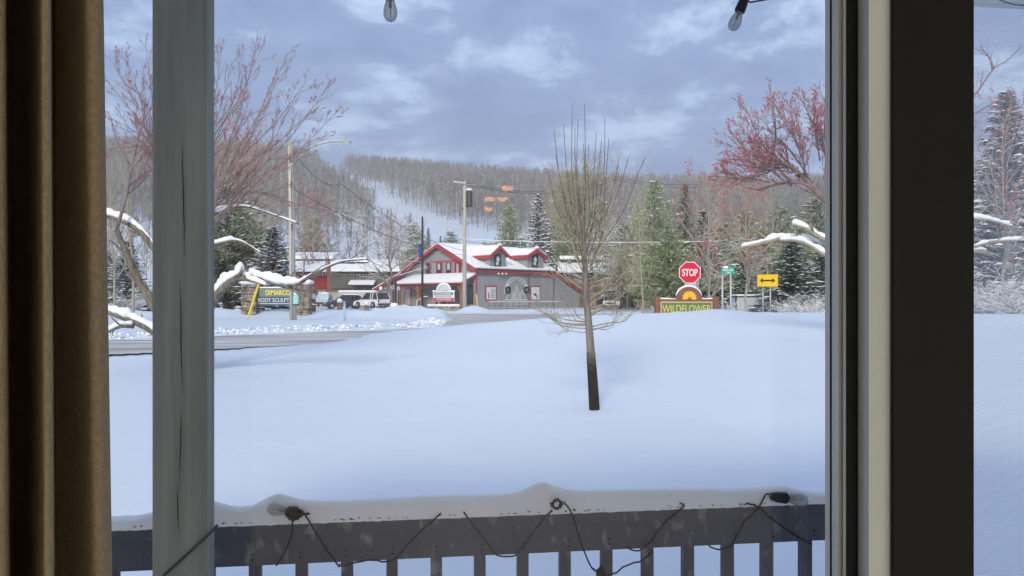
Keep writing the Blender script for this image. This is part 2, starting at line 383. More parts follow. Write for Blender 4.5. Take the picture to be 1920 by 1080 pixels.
# ------------------------------------------------------------------ the house: room, wall, porch
def hthing(name, label, cat, u=0, v=0, z=0, group=None):
    t = thing(name, label, cat, H(u, v, z), HA, group); t['_o'] = (u, v, z); return t
def hb(m, name, mats, t, **k): return m.build(name, mats, t, o=tuple(t['_o']), **k)
DECK = .84; CEIL = 3.45; WV0, WV1 = .74, .90      # wall planes
roomwall = mat('room_wall_paint', (.72, .73, .70), .9); dark_floor = mat('room_floor_wood', (.32, .28, .24), .5, nscale=3, stretch=(1, 12, 1))
ceilm = mat('room_ceiling_paint', (.72, .70, .66), .9)
def hstruct(name, m, mats):
    o = m.build(name, mats); o.rotation_euler = (0, 0, HA); return tag(o, kind='structure')
m = MB(); m.bb(-3.2, 4.2, -9.2, WV0, DECK-.2, DECK); hstruct('room_floor', m, dark_floor)
m = MB(); m.bb(-3.2, 4.2, -9.2, WV0, CEIL, CEIL+.1); hstruct('room_ceiling', m, ceilm)
for (a, b, c, d) in ((-3.3, -3.2, -9.3, WV0), (4.2, 4.3, -9.3, WV0), (-3.2, 4.2, -9.3, -9.2)):
    m = MB(); m.bb(a, b, c, d, DECK, CEIL); hstruct('room_wall', m, roomwall)
siding = mat('siding_paint', (.74, .74, .70), .7)
UL, UR = -1.15, 1.25                      # opening of the glass door
m = MB()
m.bb(-3.3, UL, WV0, WV1, .3, 3.9); m.bb(UR, 4.3, WV0, WV1, .3, 3.9); m.bb(UL, UR, WV0, WV1, 3.0, 3.9); m.bb(UL, UR, WV0, WV1, .3, DECK)
hstruct('house_wall', m, siding)
# sliding door
t = hthing('sliding_glass_door', 'sliding glass door with pale jamb, black inner stile and framed insect screen on the right', 'door', 0, WV0, DECK)
fdark = mat('frame_dark', (.008, .009, .009), .6); fpale = mat('frame_pale', (.86, .86, .82), .4, metal=.3, nscale=1.2, col2=(.80, .81, .77), stretch=(8, 8, .6))
fgrey = mat('frame_grey', (.62, .62, .58), .4, metal=.3)
def stile(name, px0, px1, v0, v1, face, side, parent):
    a = HP(px0, v0).x; b = HP(px1, v0).x
    m = MB(); z0, z1 = DECK, 3.0
    vs = [(a, v0, z0), (b, v0, z0), (b, v1, z0), (a, v1, z0), (a, v0, z1), (b, v0, z1), (b, v1, z1), (a, v1, z1)]
    m.cur = 0; m.add(vs, [(0, 1, 5, 4), (1, 2, 6, 5), (2, 3, 7, 6), (0, 3, 2, 1), (4, 5, 6, 7)]); m.cur = 1; m.add(vs, [(3, 0, 4, 7)])
    return hb(m, name, [face, side], parent)
VN = .68
e1 = HP(1677, VN).x
def depth_for(px, u):     # v at which the line u = const is seen in column px
    lo, hi = .3, 3
    for _ in range(50):
        md = (lo+hi)/2
        if HP(px, md).x < u: lo = md
        else: hi = md
    return lo
v2 = depth_for(1628, e1)
stile('stile', 1677, 1826, v2-.026, v2-.02, fdark, fdark, t)
fvin = mat('frame_vinyl', (.80, .89, .90), .5, nscale=1.5, col2=(.72, .80, .775), stretch=(6, 6, .5))
stile('sash_face', 1629, 1690, v2-.018, v2, fvin, fgrey, t)
fvin2 = mat('frame_vinyl_dim', (.42, .43, .38), .5)
# stepped outer tracks, each a little further out and to the left
va = v2+.002; ua = HP(1586, va).x; v3 = depth_for(1580, ua)
stile('frame_track', 1586, 1640, va, v3, fdark, fgrey, t)
vb = v3+.002; ub = HP(1573, vb).x
stile('frame_track', 1572, 1590, vb, vb+.012, fvin2, fgrey, t)
vc = vb+.014; uc = HP(1556, vc).x; v4 = depth_for(1547, uc)
stile('frame_track', 1556, 1580, vc, v4, fdark, fgrey, t)
m = MB(); m.bb(UL, UR, WV0-.03, WV1-.02, 2.94, 3.0); m.bb(UL, UR, WV0-.03, WV1-.02, DECK, DECK+.03); m.bb(UL, UL+.04, WV0-.03, WV1-.02, DECK+.03, 2.94)
hb(m, 'door_frame', fdark, t)
gm = bpy.data.materials.new('clear_glass'); gm.use_nodes = True; g = gm.node_tree; g.nodes.clear()
o_ = g.nodes.new('ShaderNodeOutputMaterial'); tr = g.nodes.new('ShaderNodeBsdfTransparent'); gl = g.nodes.new('ShaderNodeBsdfGlossy'); gl.inputs['Roughness'].default_value = 0.012
mxs = g.nodes.new('ShaderNodeMixShader'); mxs.inputs[0].default_value = .026; tr.inputs[0].default_value = (.985, .99, .985, 1)
g.links.new(tr.outputs[0], mxs.inputs[1]); g.links.new(gl.outputs[0], mxs.inputs[2]); g.links.new(mxs.outputs[0], o_.inputs[0])
GV = .80
m = MB(); m.quad((UL+.04, GV, DECK+.03), (HP(1600, GV).x, GV, DECK+.03), (HP(1600, GV).x, GV, 2.94), (UL+.04, GV, 2.94)); hb(m, 'glass_pane', gm, t)
sm = bpy.data.materials.new('insect_mesh'); sm.use_nodes = True; g = sm.node_tree; g.nodes.clear()
o_ = g.nodes.new('ShaderNodeOutputMaterial'); tr = g.nodes.new('ShaderNodeBsdfTransparent'); df = g.nodes.new('ShaderNodeBsdfTranslucent'); df.inputs[0].default_value = (.85, .85, .85, 1)
mxs = g.nodes.new('ShaderNodeMixShader'); wv = g.nodes.new('ShaderNodeTexWave'); wv.bands_direction = 'Z'; wv.inputs['Scale'].default_value = 160; tcn = g.nodes.new('ShaderNodeTexCoord'); g.links.new(tcn.outputs['Object'], wv.inputs['Vector'])
mr = g.nodes.new('ShaderNodeMapRange'); mr.inputs[3].default_value = .27; mr.inputs[4].default_value = .31; g.links.new(wv.outputs['Fac'], mr.inputs[0]); g.links.new(mr.outputs[0], mxs.inputs[0])
g.links.new(tr.outputs[0], mxs.inputs[1]); g.links.new(df.outputs[0], mxs.inputs[2]); g.links.new(mxs.outputs[0], o_.inputs[0])
m = MB(); us = HP(1810, .76).x; m.quad((us, .76, DECK+.03), (UR-.002, .76, DECK+.03), (UR-.002, .76, 2.94), (us, .76, 2.94)); hb(m, 'insect_screen', sm, t)
# curtain: one folded cloth
cm = mat('curtain_cloth', (.58, .48, .33), .95, nscale=260, col2=(.46, .375, .245), bump=.15, spec=.05)
_t = cm.node_tree; _b = _t.nodes['Principled BSDF']; _tr = _t.nodes.new('ShaderNodeBsdfTranslucent'); _tr.inputs[0].default_value = (.40, .25, .12, 1); _mx = _t.nodes.new('ShaderNodeMixShader'); _mx.inputs[0].default_value = .28
_t.links.new(_b.outputs[0], _mx.inputs[1]); _t.links.new(_tr.outputs[0], _mx.inputs[2]); _t.links.new(_mx.outputs[0], _t.nodes['Material Output'].inputs[0])
t = hthing('curtain', 'long brown curtain hanging in deep folds at the left side of the glass door', 'curtain', -.4, .6, 2.5)
ctrl = [(-150, .62), (-60, .56), (-25, .48), (4, .485), (12, .545), (26, .61), (48, .60), (70, .53), (84, .485), (94, .52), (100, .60), (125, .592), (150, .580), (175, .555), (194, .56), (203, .60), (198, .64), (150, .655), (60, .65)]
def crom(pts, n):
    o = []
    for i in range(len(pts)-1):
        p0, p1, p2, p3 = pts[max(i-1, 0)], pts[i], pts[i+1], pts[min(i+2, len(pts)-1)]
        for k in range(n):
            s = k/n; o.append(tuple(.5*((2*b)+(-a+c)*s+(2*a-5*b+4*c-d)*s*s+(-a+3*b-3*c+d)*s**3) for a, b, c, d in zip(p0, p1, p2, p3)))
    o.append(pts[-1]); return o
prof = crom(ctrl, 6); m = MB(); vs = []; fs = []; nr = 24; n = len(prof)
for j in range(nr+1):
    z = DECK+.02+j*(3.3-DECK)/nr; dz = (2.5-z)
    for i, (px, v) in enumerate(prof):
        q = px+dz*(14+27*ss(90, 190, px))-3*ss(110, 200, px)+3*math.sin(z*2.1+i*.2)
        p = HP(q, v+.006*math.sin(z*1.7+i*.35)); vs.append((p.x, p.y, z))
for j in range(nr):
    for i in range(n-1): fs.append((j*n+i, j*n+i+1, j*n+n+i+1, j*n+n+i))
m.add(vs, fs); o = hb(m, 'drape', cm, t, smooth=True); so_ = o.modifiers.new('thick', 'SOLIDIFY'); so_.thickness = .003; so_.offset = 0
m = MB(); m.tube([(-1.4, .57, 3.32), (-.2, .57, 3.32)], .012, 8); m.blob((-.19, .57, 3.32), (.02, .02, .02), 1, 0); hb(m, 'curtain_rod', BLACK, t)
# recessed ceiling lights: they show only as reflections in the glass
glow = mat('lamp_glow', (.9, .5, .2), .5, emit=(1, .40, .15), estr=17)
for (px, py, wdt, lab) in ((951, 358, 24, 'highest'), (918, 378, 20, 'middle left'), (942, 378, 20, 'middle right'), (916, 396, 17, 'lowest')):
    D = (CEIL-.04-CZ)*F/(HY-py); X = (px-CX)*D/F; u = X*HC+D*HS; v = -X*HS+D*HC; v = 2*GV-v
    t = hthing('ceiling_light', 'warm ceiling light mirrored in the glass, %s of four' % lab, 'ceiling light', u, v, CEIL, 'ceiling lights mirrored in the glass')
    r = wdt*D/F/2
    m = MB(); m.lathe([(r*.25, -.040), (r*.65, -.034), (r*.92, -.020), (r*.95, -.006)], (u, v, CEIL), 24); hb(m, 'lamp', glow, t)
    ld = bpy.data.lights.new('lamp_light', 'SPOT'); ld.energy = 320; ld.spot_size = math.radians(165); ld.spot_blend = .6; ld.color = (1, .965, .91); ld.shadow_soft_size = .03; lo_ = bpy.data.objects.new('lamp_light', ld); sc.collection.objects.link(lo_); lo_.parent = t; lo_.location = (0, 0, -.075)
    m = MB(); m.lathe([(r*1.12, -.004), (r*1.12, -.001)], (u, v, CEIL), 24); hb(m, 'trim_ring', WHITE, t)
# porch: deck, roof, post, railing
wood = mat('porch_wood', (.2, .2, .19), .8, nscale=9, col2=(.105, .105, .105), stretch=(1.2, 1, .12), bump=.25)
woodp = mat('porch_post_paint', (.34, .345, .30), .75, nscale=5, col2=(.25, .255, .225), stretch=(5, 5, .25), bump=.2)
railm = mat('rail_stain', (.27, .27, .27), .75, nscale=24, col2=(.095, .10, .125), lo=.58, hi=.74, stretch=(1, 1, .45), bump=.3, detail=3)
beamp = mat('porch_beam_paint', (.80, .80, .78), .7, nscale=2, col2=(.58, .58, .56))
t = hthing('porch_deck', 'grey board deck of the porch under the railing', 'porch deck', 0, 1.7, .7)
m = MB()
for i in range(13):
    m.bb(-3.3, 4.3, .90+i*.142+.002, .90+i*.142+.137, DECK-.035, DECK)
hb(m, 'deck_boards', wood, t)
m = MB(); m.bb(-3.3, 4.3, 2.70, 2.74, DECK-.28, DECK-.037); hb(m, 'rim_board', wood, t)
m = MB(); m.bb(-3.3, 4.3, 1.0, 2.5, DECK+.002, DECK+.06); hb(m, 'deck_bounce_snow', SNOWCAP, t, bevel=.02)  # unseen snow layer added to bounce light up under the porch roof
RV = 2.60
t = hthing('porch_roof', 'white painted porch roof edge with a hanging wire above the right window pane', 'porch roof', 0, 1.7, 3.6)
ztop = HP(1870, RV+.07, 15).z
m = MB(); m.bb(-3.3, 5.3, RV-.07, RV+.07, ztop, ztop+.24); hb(m, 'roof_beam', beamp, t)
m = MB(); m.bb(-3.3, 5.3, WV1, RV+.22, ztop+.25, ztop+.27); hb(m, 'soffit', beamp, t)
m = MB(); m.slab([(-3.3, WV1, ztop+.75), (5.3, WV1, ztop+.75), (5.3, RV+.25, ztop+.29), (-3.3, RV+.25, ztop+.29)], .1); hb(m, 'roof_panel', mat('roof_shingle', (.08, .08, .08), .9), t)
PV = 2.28; pu0, pu1 = HP(285, PV).x, HP(388, PV).x
t = hthing('porch_post', 'thick square grey green wooden post with long cracks, in front of the railing', 'post', (pu0+pu1)/2, PV, DECK)
m = MB(); m.bb(pu0, pu1, PV, PV+.092, DECK, ztop); hb(m, 'shaft', woodp, t, bevel=.004)
m = MB(); crk = mat('crack_dark', (.03, .03, .028), .9)
for (x0, y0, x1, y1) in ((342, 270, 346, 480), (338, 520, 342, 740), (341, 770, 336, 900), (333, 905, 335, 1000)):
    pts = []
    for k in range(9):
        f = k/8; q = HP(x0+(x1-x0)*f+random.Random(k+x0).uniform(-.8, .8), PV, y0+(y1-y0)*f); pts.append((q.x, PV-.0012, q.z))
    m.tube(pts, [.0002+.0012*math.sin(PI*min(.98, max(.02, k/8))) for k in range(9)], 4)
hb(m, 'crack', crk, t)
m = MB(); q0 = HP(308, PV, 1078); q1 = HP(392, PV, 1002)
m.tube([(q0.x, PV-.004, q0.z), (q1.x, PV-.004, q1.z), (q1.x+.01, PV+.05, q1.z+.01)], .004, 6)
hb(m, 'tie_strap', mat('strap_grey', (.07, .075, .07), .7), t)
# railing
rzt = Zof(963, RV/HC*1.0); rzt = HP(960, RV, 963).z
def railz(px, py): return HP(px, RV, py).z
t = hthing('porch_railing', 'dark stained wooden porch railing with square balusters and snow on its cap', 'railing', 0, RV, DECK)
ra, rb = HP(120, RV).x, HP(1690, RV).x
m = MB(); m.bb(ra, rb, RV-.012, RV+.125, rzt-.038, rzt); hb(m, 'cap_board', railm, t, bevel=.003)
m = MB(); m.bb(ra, rb, RV, RV+.036, rzt-.038-.096, rzt-.0385); hb(m, 'top_rail', railm, t, bevel=.003)
m = MB(); m.bb(ra, rb, RV, RV+.036, DECK+.08, DECK+.17); hb(m, 'bottom_rail', railm, t)
u0 = HP(477.5, RV+.037).x; bs = (HP(1514, RV+.037).x-u0)/13
nail = mat('nail_hole', (.008, .008, .008), .8)
for k in range(-3, 17):
    uc_ = u0+k*bs
    if HP(100, RV).x < uc_ < rb:
        m = MB(); m.bb(uc_-.0185, uc_+.0185, RV+.037, RV+.073, DECK+.02, rzt-.04); hb(m, 'baluster', railm, t, bevel=.002)
m = MB()
for k in range(-3, 17):
    uc_ = u0+k*bs
    for dz in (.020, .036): m.tube([(uc_+.004*math.sin(k*3), RV+.001, rzt-.134+dz), (uc_+.004*math.sin(k*3), RV-.0012, rzt-.134+dz)], .0032, 8)
hb(m, 'nail', nail, t).__setitem__('kind', 'stuff')
# snow ridge lying along the cap
top = [(100, 975), (180, 974), (215, 971), (250, 970), (283, 962), (320, 945), (360, 933), (395, 938), (430, 949), (450, 951), (475, 948), (500, 934), (522, 925), (540, 929), (560, 936), (590, 939), (650, 939), (720, 935), (800, 930), (900, 928), (960, 925), (988, 915), (1005, 906), (1018, 903), (1032, 908), (1055, 916), (1080, 919), (1130, 919), (1200, 918), (1300, 916), (1370, 917), (1430, 914), (1468, 911), (1495, 917), (1520, 923), (1545, 925), (1600, 926), (1750, 920), (1900, 915)]
m = MB(); vs = []; fs = []; xs = np.arange(110, 1688, 7.0); sec = 13
for i, x in enumerate(xs):
    h = HP(x, RV+.016, np.interp(x, [a[0] for a in top], [a[1] for a in top])).z-rzt
    h = max(.012, h); uu = HP(x, RV+.016).x; h += .0015*nz_(x, 0, .11)
    for k in range(sec):
        f_ = k/(sec-1); y, q_ = ((-.014, 0), (-.017, .25), (-.016, .5), (-.013, .72), (-.006, .88), (.004, .97), (.016, 1), (.035, .93), (.06, .76), (.085, .55), (.11, .32), (.125, .14), (.13, 0))[k]; y = RV+y+.003*nz_(x, k, .05); zz = rzt+.001+h*q_
        if k == 0: zz = rzt-.003-.004*abs(nz_(x, 3, .06))
        vs.append((uu, y, zz))
for i in range(len(xs)-1):
    for k in range(sec-1): fs.append((i*sec+k, i*sec+sec+k, i*sec+sec+k+1, i*sec+k+1))
m.add(vs, fs); o = m.build('snow_ridge', SNOWCAP, smooth=True); o.rotation_euler = (0, 0, HA)
rnd = random.Random(4); m2 = MB()
for k in range(70):
    x = rnd.choice((0, 1, 2, 3))*330+rnd.gauss(380, 70); q = HP(x, RV-.017); m2.blob((q.x, q.y, rzt+.004+abs(rnd.gauss(0, .003))), (rnd.uniform(.002, .007), .002, rnd.uniform(.0008, .002)), k % 9, .5, 5, 3)
c_ = m2.build('bark_crumbs', mat('crumb_dark', (.05, .05, .05), .9), o); c_['kind'] = 'stuff'
tag(o, 'peaked ridge of snow lying along the porch railing cap', 'snow ridge')
# string lights wound round the railing
cord = mat('cord_black', (.012, .012, .016), .5); bulbm = bpy.data.materials.new('bulb_glass'); bulbm.use_nodes = True; g = bulbm.node_tree; g.nodes.clear()
o_ = g.nodes.new('ShaderNodeOutputMaterial'); tr = g.nodes.new('ShaderNodeBsdfTransparent'); tr.inputs[0].default_value = (.93, .93, .93, 1)
df = g.nodes.new('ShaderNodeBsdfPrincipled'); df.inputs['Base Color'].default_value = (.42, .44, .44, 1); df.inputs['Roughness'].default_value = .12
lw = g.nodes.new('ShaderNodeLayerWeight'); lw.inputs[0].default_value = .45; mr = g.nodes.new('ShaderNodeMapRange'); mr.inputs[3].default_value = .35; mr.inputs[4].default_value = .95
g.links.new(lw.outputs['Facing'], mr.inputs[0]); mxs = g.nodes.new('ShaderNodeMixShader'); g.links.new(mr.outputs[0], mxs.inputs[0]); g.links.new(tr.outputs[0], mxs.inputs[1]); g.links.new(df.outputs[0], mxs.inputs[2]); g.links.new(mxs.outputs[0], o_.inputs[0])
fil = mat('filament', (.35, .30, .24), .5)
def bulb(parent, p, ax, base, s=1.0):      # p, ax in house coordinates; socket with a bulb
    ax = Vector(ax).normalized(); m = MB(); p = Vector(p)
    m.lathe([(.006*s, -.022*s), (.012*s, -.018*s), (.0155*s, 0), (.017*s, .026*s), (.0135*s, .031*s)], p, 12, ax); m.tube([p-ax*.02*s, p-ax*.03*s+Vector((.012, 0, .002))], .004*s, 6)
    so2 = hb(m, 'socket', cord, parent, smooth=False)
    m = MB(); m.lathe([(.010*s, .030*s), (.0125*s, .036*s), (.0165*s, .050*s), (.0195*s, .066*s), (.0185*s, .078*s), (.013*s, .088*s), (.005*s, .0925*s), (.001, .094*s)], p, 18, ax)
    b = hb(m, 'bulb', bulbm, parent, smooth=True)
    m = MB(); m.tube([p+ax*.03*s, p+ax*.055*s], .0042*s, 8); m.tube([p+ax*.05*s, p+ax*.08*s], .0016*s, 5); f = hb(m, 'filament', fil, parent); f.parent = b
    return so2
t = hthing('string_light', 'black cord with bulbs wound in zigzags round the snowy porch railing', 'string lights', 0, RV-.02, rzt)
segs = [[(548, 975), (549, 990), (545, 1010), (532, 1038), (518, 1061)], [(572, 965), (590, 995), (612, 1030), (636, 1062)], [(640, 1062), (690, 1050), (722, 1053), (742, 1046), (775, 1010), (826, 963)],
        [(870, 961), (886, 983), (915, 1020), (932, 1041), (950, 1043), (966, 1041), (990, 1012), (1020, 972), (1035, 957)], [(1058, 943), (1068, 955), (1080, 985), (1092, 1025), (1108, 1062), (1117, 1070)],
        [(1130, 1078), (1150, 1076), (1175, 1060), (1205, 1050), (1224, 1032)], [(1180, 1029), (1194, 1033), (1215, 1020), (1245, 982), (1275, 957), (1282, 947), (1276, 944)],
        [(1334, 1027), (1352, 1030), (1372, 1022), (1380, 1008), (1396, 978), (1420, 956), (1428, 940), (1436, 928), (1448, 926)], [(1400, 944), (1420, 950), (1450, 975), (1490, 1003), (1522, 1021)]]
for s_ in segs:
    pts = crom([tuple(q) for q in s_], 4); m = MB()
    P3 = []
    for (x, y) in pts:
        q = HP(x, RV-.02, y); P3.append((q.x, RV-.020-.004*math.sin(x*.3), q.z))
    # the ends run over or under the boards to the back
    a, b = Vector(P3[0]), Vector(P3[-1])
    m.tube([a+Vector((0, .03, .003))]+P3+[b+Vector((0, .03, -.002))], .0028, 7); hb(m, 'cord', cord, t)
q = HP(552, RV-.03, 962); bulb(t, q+Vector((.006, 0, 0)), (-.8, .15, .12), None, 1.0)
m = MB()
for k in range(9):
    a = k*.7; m.tube([q+Vector((.024*math.cos(a), -.01, .016*math.sin(a))), q+Vector((.02*math.cos(a+1.3), -.022, .018*math.sin(a+1.2))), q+Vector((.015*math.cos(a+2.4), -.004, .022*math.sin(a+2.5)))], .0038, 6)
hb(m, 'cord_knot', cord, t)
q2 = HP(1043, RV-.03, 944); m = MB()
for k in range(8):
    a = k*.8+.4; m.tube([q2+Vector((.021*math.cos(a), -.006, .013*math.sin(a))), q2+Vector((.016*math.cos(a+1.3), -.018, .015*math.sin(a+1.2))), q2+Vector((.012*math.cos(a+2.4), -.002, .018*math.sin(a+2.5)))], .0034, 6)
hb(m, 'cord_knot', cord, t)
q3 = HP(1464, RV-.03, 932); bulb(t, q3+Vector((-.012, 0, 0)), (1, -.1, -.12), None, 1.15)
q4 = HP(1128, RV-.03, 1080); bulb(t, q4, (.3, 0, -1), None, 1.2)
t = hthing('string_light', 'clear glass bulbs on a black cord hanging from the porch beam at the top', 'string lights', 0, RV-.12, ztop)
q5 = HP(731, RV-.25, -22); bulb(t, q5, (.02, 0, -1), None, 1.05)
q6 = HP(1393, RV-.25, 6); bulb(t, q6, (-.42, 0, -1), None, 1.0)
pts = [HP(a, RV-.25, b) for a, b in ((560, -60), (640, -50), (731, -34), (860, -30), (1050, -44), (1250, -30), (1388, -4), (1405, 4), (1420, 2), (1460, -4), (1560, -14), (1700, -12), (1830, -14), (1870, -2), (1900, 8), (1960, 14))]
m = MB(); m.tube(crom([tuple(a) for a in pts], 3), .0026, 6); hb(m, 'cord', cord, t)
# ------------------------------------------------------------------ the red trimmed ski shop
G0 = FARZ+.05
wallg = mat('wall_grey', (.31, .315, .32), .8, nscale=.6, col2=(.27, .275, .28), bump=.25, bscale=2); redt = mat('trim_red', (.46, .045, .055), .5, nscale=1, col2=(.38, .04, .05))
timber = mat('timber_orange', (.42, .17, .05), .7, nscale=4, col2=(.28, .10, .03)); pinkt = mat('trim_rose', (.42, .17, .17), .6); darkw = mat('dark_inside', (.035, .032, .03), .7)
cream = mat('wall_cream', (.50, .46, .36), .85, nscale=.7, col2=(.42, .39, .30)); olive = mat('wall_olive', (.13, .135, .105), .85, nscale=.6, col2=(.10, .105, .085)); redw = mat('wall_red', (.33, .035, .035), .8, nscale=.8, col2=(.26, .03, .03))
greyl = mat('line_light', (.62, .64, .66), .7); paper = mat('poster_white', (.72, .70, .72), .6); ink = mat('ink_dark', (.05, .06, .08), .6)
stone = mat('field_stone', (.36, .31, .24), .9, nscale=2.6, col2=(.13, .115, .09), bump=.8, lo=.42, hi=.6); conc = mat('concrete', (.36, .36, .34), .85, nscale=2, col2=(.28, .28, .27))
SA = PI/4; SO = Vector((P(893, 0, 98).x, 98.0, G0)); c45 = math.cos(SA)
shop = thing('ski_shop', 'grey ski shop with red trimmed gables, two dormers, snowy roofs and a timber porch', 'shop', SO, SA)
def sx(px):     # local x on the side wall (y = 0)
    r = (px-CX)/F; return (r*98-SO.x)/(c45*(1-r))
def syy(px, x=0):    # local y on the front wall (x = const)
    r = (px-CX)/F; X0 = SO.x+x*c45; Y0 = 98+x*c45; return (X0-r*Y0)/(c45*(1+r))
def dep(x, y): return 98+(x+y)*c45
def lz(py, x, y): return Zof(py, dep(x, y))-G0
EV = 4.95; PK = 8.15; MW = 13.9; LX = sx(1036); EX = sx(1090)-.3; LY = 21.0
m = MB()
sl = (PK-EV)/(MW/2)
gab = [(0, 0, -.3), (0, MW, -.3), (0, MW, EV), (0, MW/2, PK-.12), (0, 0, EV)]
m.prism(gab, (LX, 0, 0)); m.prism([(.05, MW, -.3), (.05, LY, -.3), (.05, LY, 2.55), (.05, MW, EV-.05)], (LX-.6, 0, 0))
m.prism([(LX, 0.0, -.3), (EX-.3, 0.0, -.3), (EX-.3, 0.0, 2.35), (LX, 0.0, EV-.1)], (0, 9, 0))

for k in range(1, 17): m.bb(k*1.22-.03, k*1.22+.03, -.018, .01, 0, EV-.4 if k*1.22 < LX else EV-.6-(k*1.22-LX)*.42)
for k in range(1, 13): m.bb(-.018, .01, k*1.1-.03, k*1.1+.03, 0, min(EV+k*1.1*sl, EV+(MW-k*1.1)*sl)-.35)
m.build('wall', wallg, shop)
sl = (PK-EV)/(MW/2)
# main roof, two slopes, and its snow
def roofpair(x0, x1, oh):
    a = -oh; z0 = EV-oh*sl
    return [[(x0, a, z0), (x1, a, z0), (x1, MW/2, PK), (x0, MW/2, PK)], [(x0, MW-a, z0), (x1, MW-a, z0), (x1, MW/2, PK), (x0, MW/2, PK)]]
m = MB()
for q in roofpair(-.45, LX+.3, .35): m.slab(q, .12)
m.slab([(-.35, MW+.1, EV-.1), (LX-.5, MW+.1, EV-.1), (LX-.5, LY+.5, 2.35), (-.35, LY+.5, 2.35)], .12)
m.slab([(LX+.1, -.3, EV-.15), (LX+.1, 9, EV-.15), (EX, 9, 2.2), (EX, -.3, 2.2)], .12)
rf = m.build('roof', mat('roof_dark', (.08, .08, .085), .9), shop)
m = MB()
for q in roofpair(-.40, LX+.25, .30): m.slab([(a, b, c+.13) for a, b, c in q], .22)
m.slab([(-.3, MW+.35, EV-.02), (LX-.55, MW+.35, EV-.02), (LX-.55, LY+.45, 2.48), (-.3, LY+.45, 2.48)], .2)
m.slab([(LX+.3, -.2, EV-.05), (LX+.3, 9, EV-.05), (EX-.05, 9, 2.33), (EX-.05, -.2, 2.33)], .14)
m.build('roof_snow', SNOWCAP, rf, bevel=.05).parent = shop
# red rakes and eaves
m = MB()
def board(p, q, h=.34, th=.08, off=(0, 0, 0)):
    p = Vector(p)+Vector(off); q = Vector(q)+Vector(off)
    m.tube([p, q], th, 4); d = (q-p)
    m.prism([p+Vector((0, 0, .1)), q+Vector((0, 0, .1)), q-Vector((0, 0, h)), p-Vector((0, 0, h))], (Vector((0, 0, 1)).cross(d)).normalized()*.08)
board((-.55, -.45, EV-.35*sl), (-.55, MW/2, PK)); board((-.55, MW/2, PK), (-.55, MW+.45, EV-.35*sl))
board((-.47, MW+.2, EV-.25), (-.47, LY+.6, 2.30)); board((-.40, -.42, EV-.32), (LX+.3, -.42, EV-.32), .2)
board((LX+.2, -.42, EV-.2), (EX+.1, -.42, 2.25), .3)
m.build('red_fascia', redt, shop)
m = MB(); m.bb(-.06, .06, -.08, .06, -.3, EV-.4); m.bb(-.04, -.005, 1.5, 10.8, lz(491, 0, 5)+.02, lz(491, 0, 5)+.16)
m.bb(-.05, -.006, 1.5, 10.8, lz(518, 0, 5)-.05, lz(518, 0, 5)+.12); m.build('red_trim', redt, shop)
# gable windows
for k, pc in enumerate((804, 824, 842, 859)):
    yc_ = syy(pc); z0, z1 = lz(513, 0, yc_), lz(493, 0, yc_)
    m = MB(); m.bb(-.07, .02, yc_-.62, yc_+.62, z0-.14, z1+.14); f = m.build('window', redt if k % 2 else pinkt, shop)
    m = MB(); m.bb(-.10, -.06, yc_-.44, yc_+.44, z0, z1); m.build('pane', GLASSD, f)
    if k:
        m = MB(); m.bb(-.115, -.101, yc_-.26, yc_+.24, z0+(.1 if k == 3 else .5), z1-.1); m.blob((-.12, yc_, z1-.15), (.02, .12, .14), k, .1)
        m.build('display_figure', mat('display_tint%d' % (k//3), (.42, .50, .50) if k < 3 else (.50, .30, .38), .6), f)
m = MB(); m.box((-.18, syy(829), lz(472, 0, 7)), (.3, .14, .14)); m.build('gable_lamp', WHITE, shop)
# porch
PD = 2.5; z_at, z_ev = lz(517, 0, 5), lz(533, -PD, 5)
m = MB(); m.slab([(-PD-.1, -.15, z_ev), (-PD-.1, 13.2, z_ev), (0, 13.2, z_at), (0, -.15, z_at)], .1); pr = m.build('porch_roof', redt, shop)
m = MB(); m.slab([(-PD-.05, -.1, z_ev+.11), (-PD-.05, 13.1, z_ev+.11), (-.02, 12.0, z_at+.11), (-.02, -.1, z_at+.11)], .26); s_ = m.build('porch_snow', SNOWCAP, pr, bevel=.06)
for pc in (865, 784, 749):
    yy = syy(pc, -PD+.2)
    m = MB(); m.bb(-PD+.1, -PD+.38, yy-.14, yy+.14, -.1, z_ev-.02)
    for sgn in (-1, 1): m.tube([(-PD+.24, yy, z_ev-1.0), (-PD+.24, yy+sgn*.85, z_ev-.12)], .09, 4)
    m.build('porch_column', timber, shop)
m = MB(); m.bb(-PD+.12, -PD+.32, -.1, 13.1, z_ev-.28, z_ev-.02); m.build('porch_beam', mat('beam_brown', (.16, .05, .04), .7), shop)
m = MB(); m.bb(-PD-.1, 0, -.1, 13.2, -.2, .12); m.build('porch_floor', mat('porch_floor_wood', (.26, .14, .11), .8), shop)
m = MB(); m.bb(-.06, -.01, .5, 6.8, .5, z_ev-.15); m.build('shop_window', GLASSD, shop)
m = MB()
for yy in (2.1, 3.9, 5.4): m.bb(-.09, -.055, yy-.05, yy+.05, .5, z_ev-.2)
m.bb(-.09, -.055, .5, 6.8, .42, .54); m.build('window_bar', pinkt, shop)
m = MB(); yd = syy(765); m.bb(-.09, .0, yd-.75, yd+.75, .12, 2.75); d_ = m.build('door', pinkt, shop)
m = MB(); m.bb(-.12, -.09, yd-.5, yd+.5, .5, 2.5); m.build('door_panel', mat('door_pale', (.52, .50, .50), .5), d_)
m = MB(); yd = syy(745, 0); m.bb(-.09, .0, yd-.5, yd+.5, .1, 2.6); m.build('side_door', mat('mint_panel', (.30, .42, .38), .6), shop)
m = MB(); yd = 16.4; m.bb(-.05, .05, yd-.7, yd+.7, 0, 2.4); e_ = m.build('entrance_frame', redt, shop)
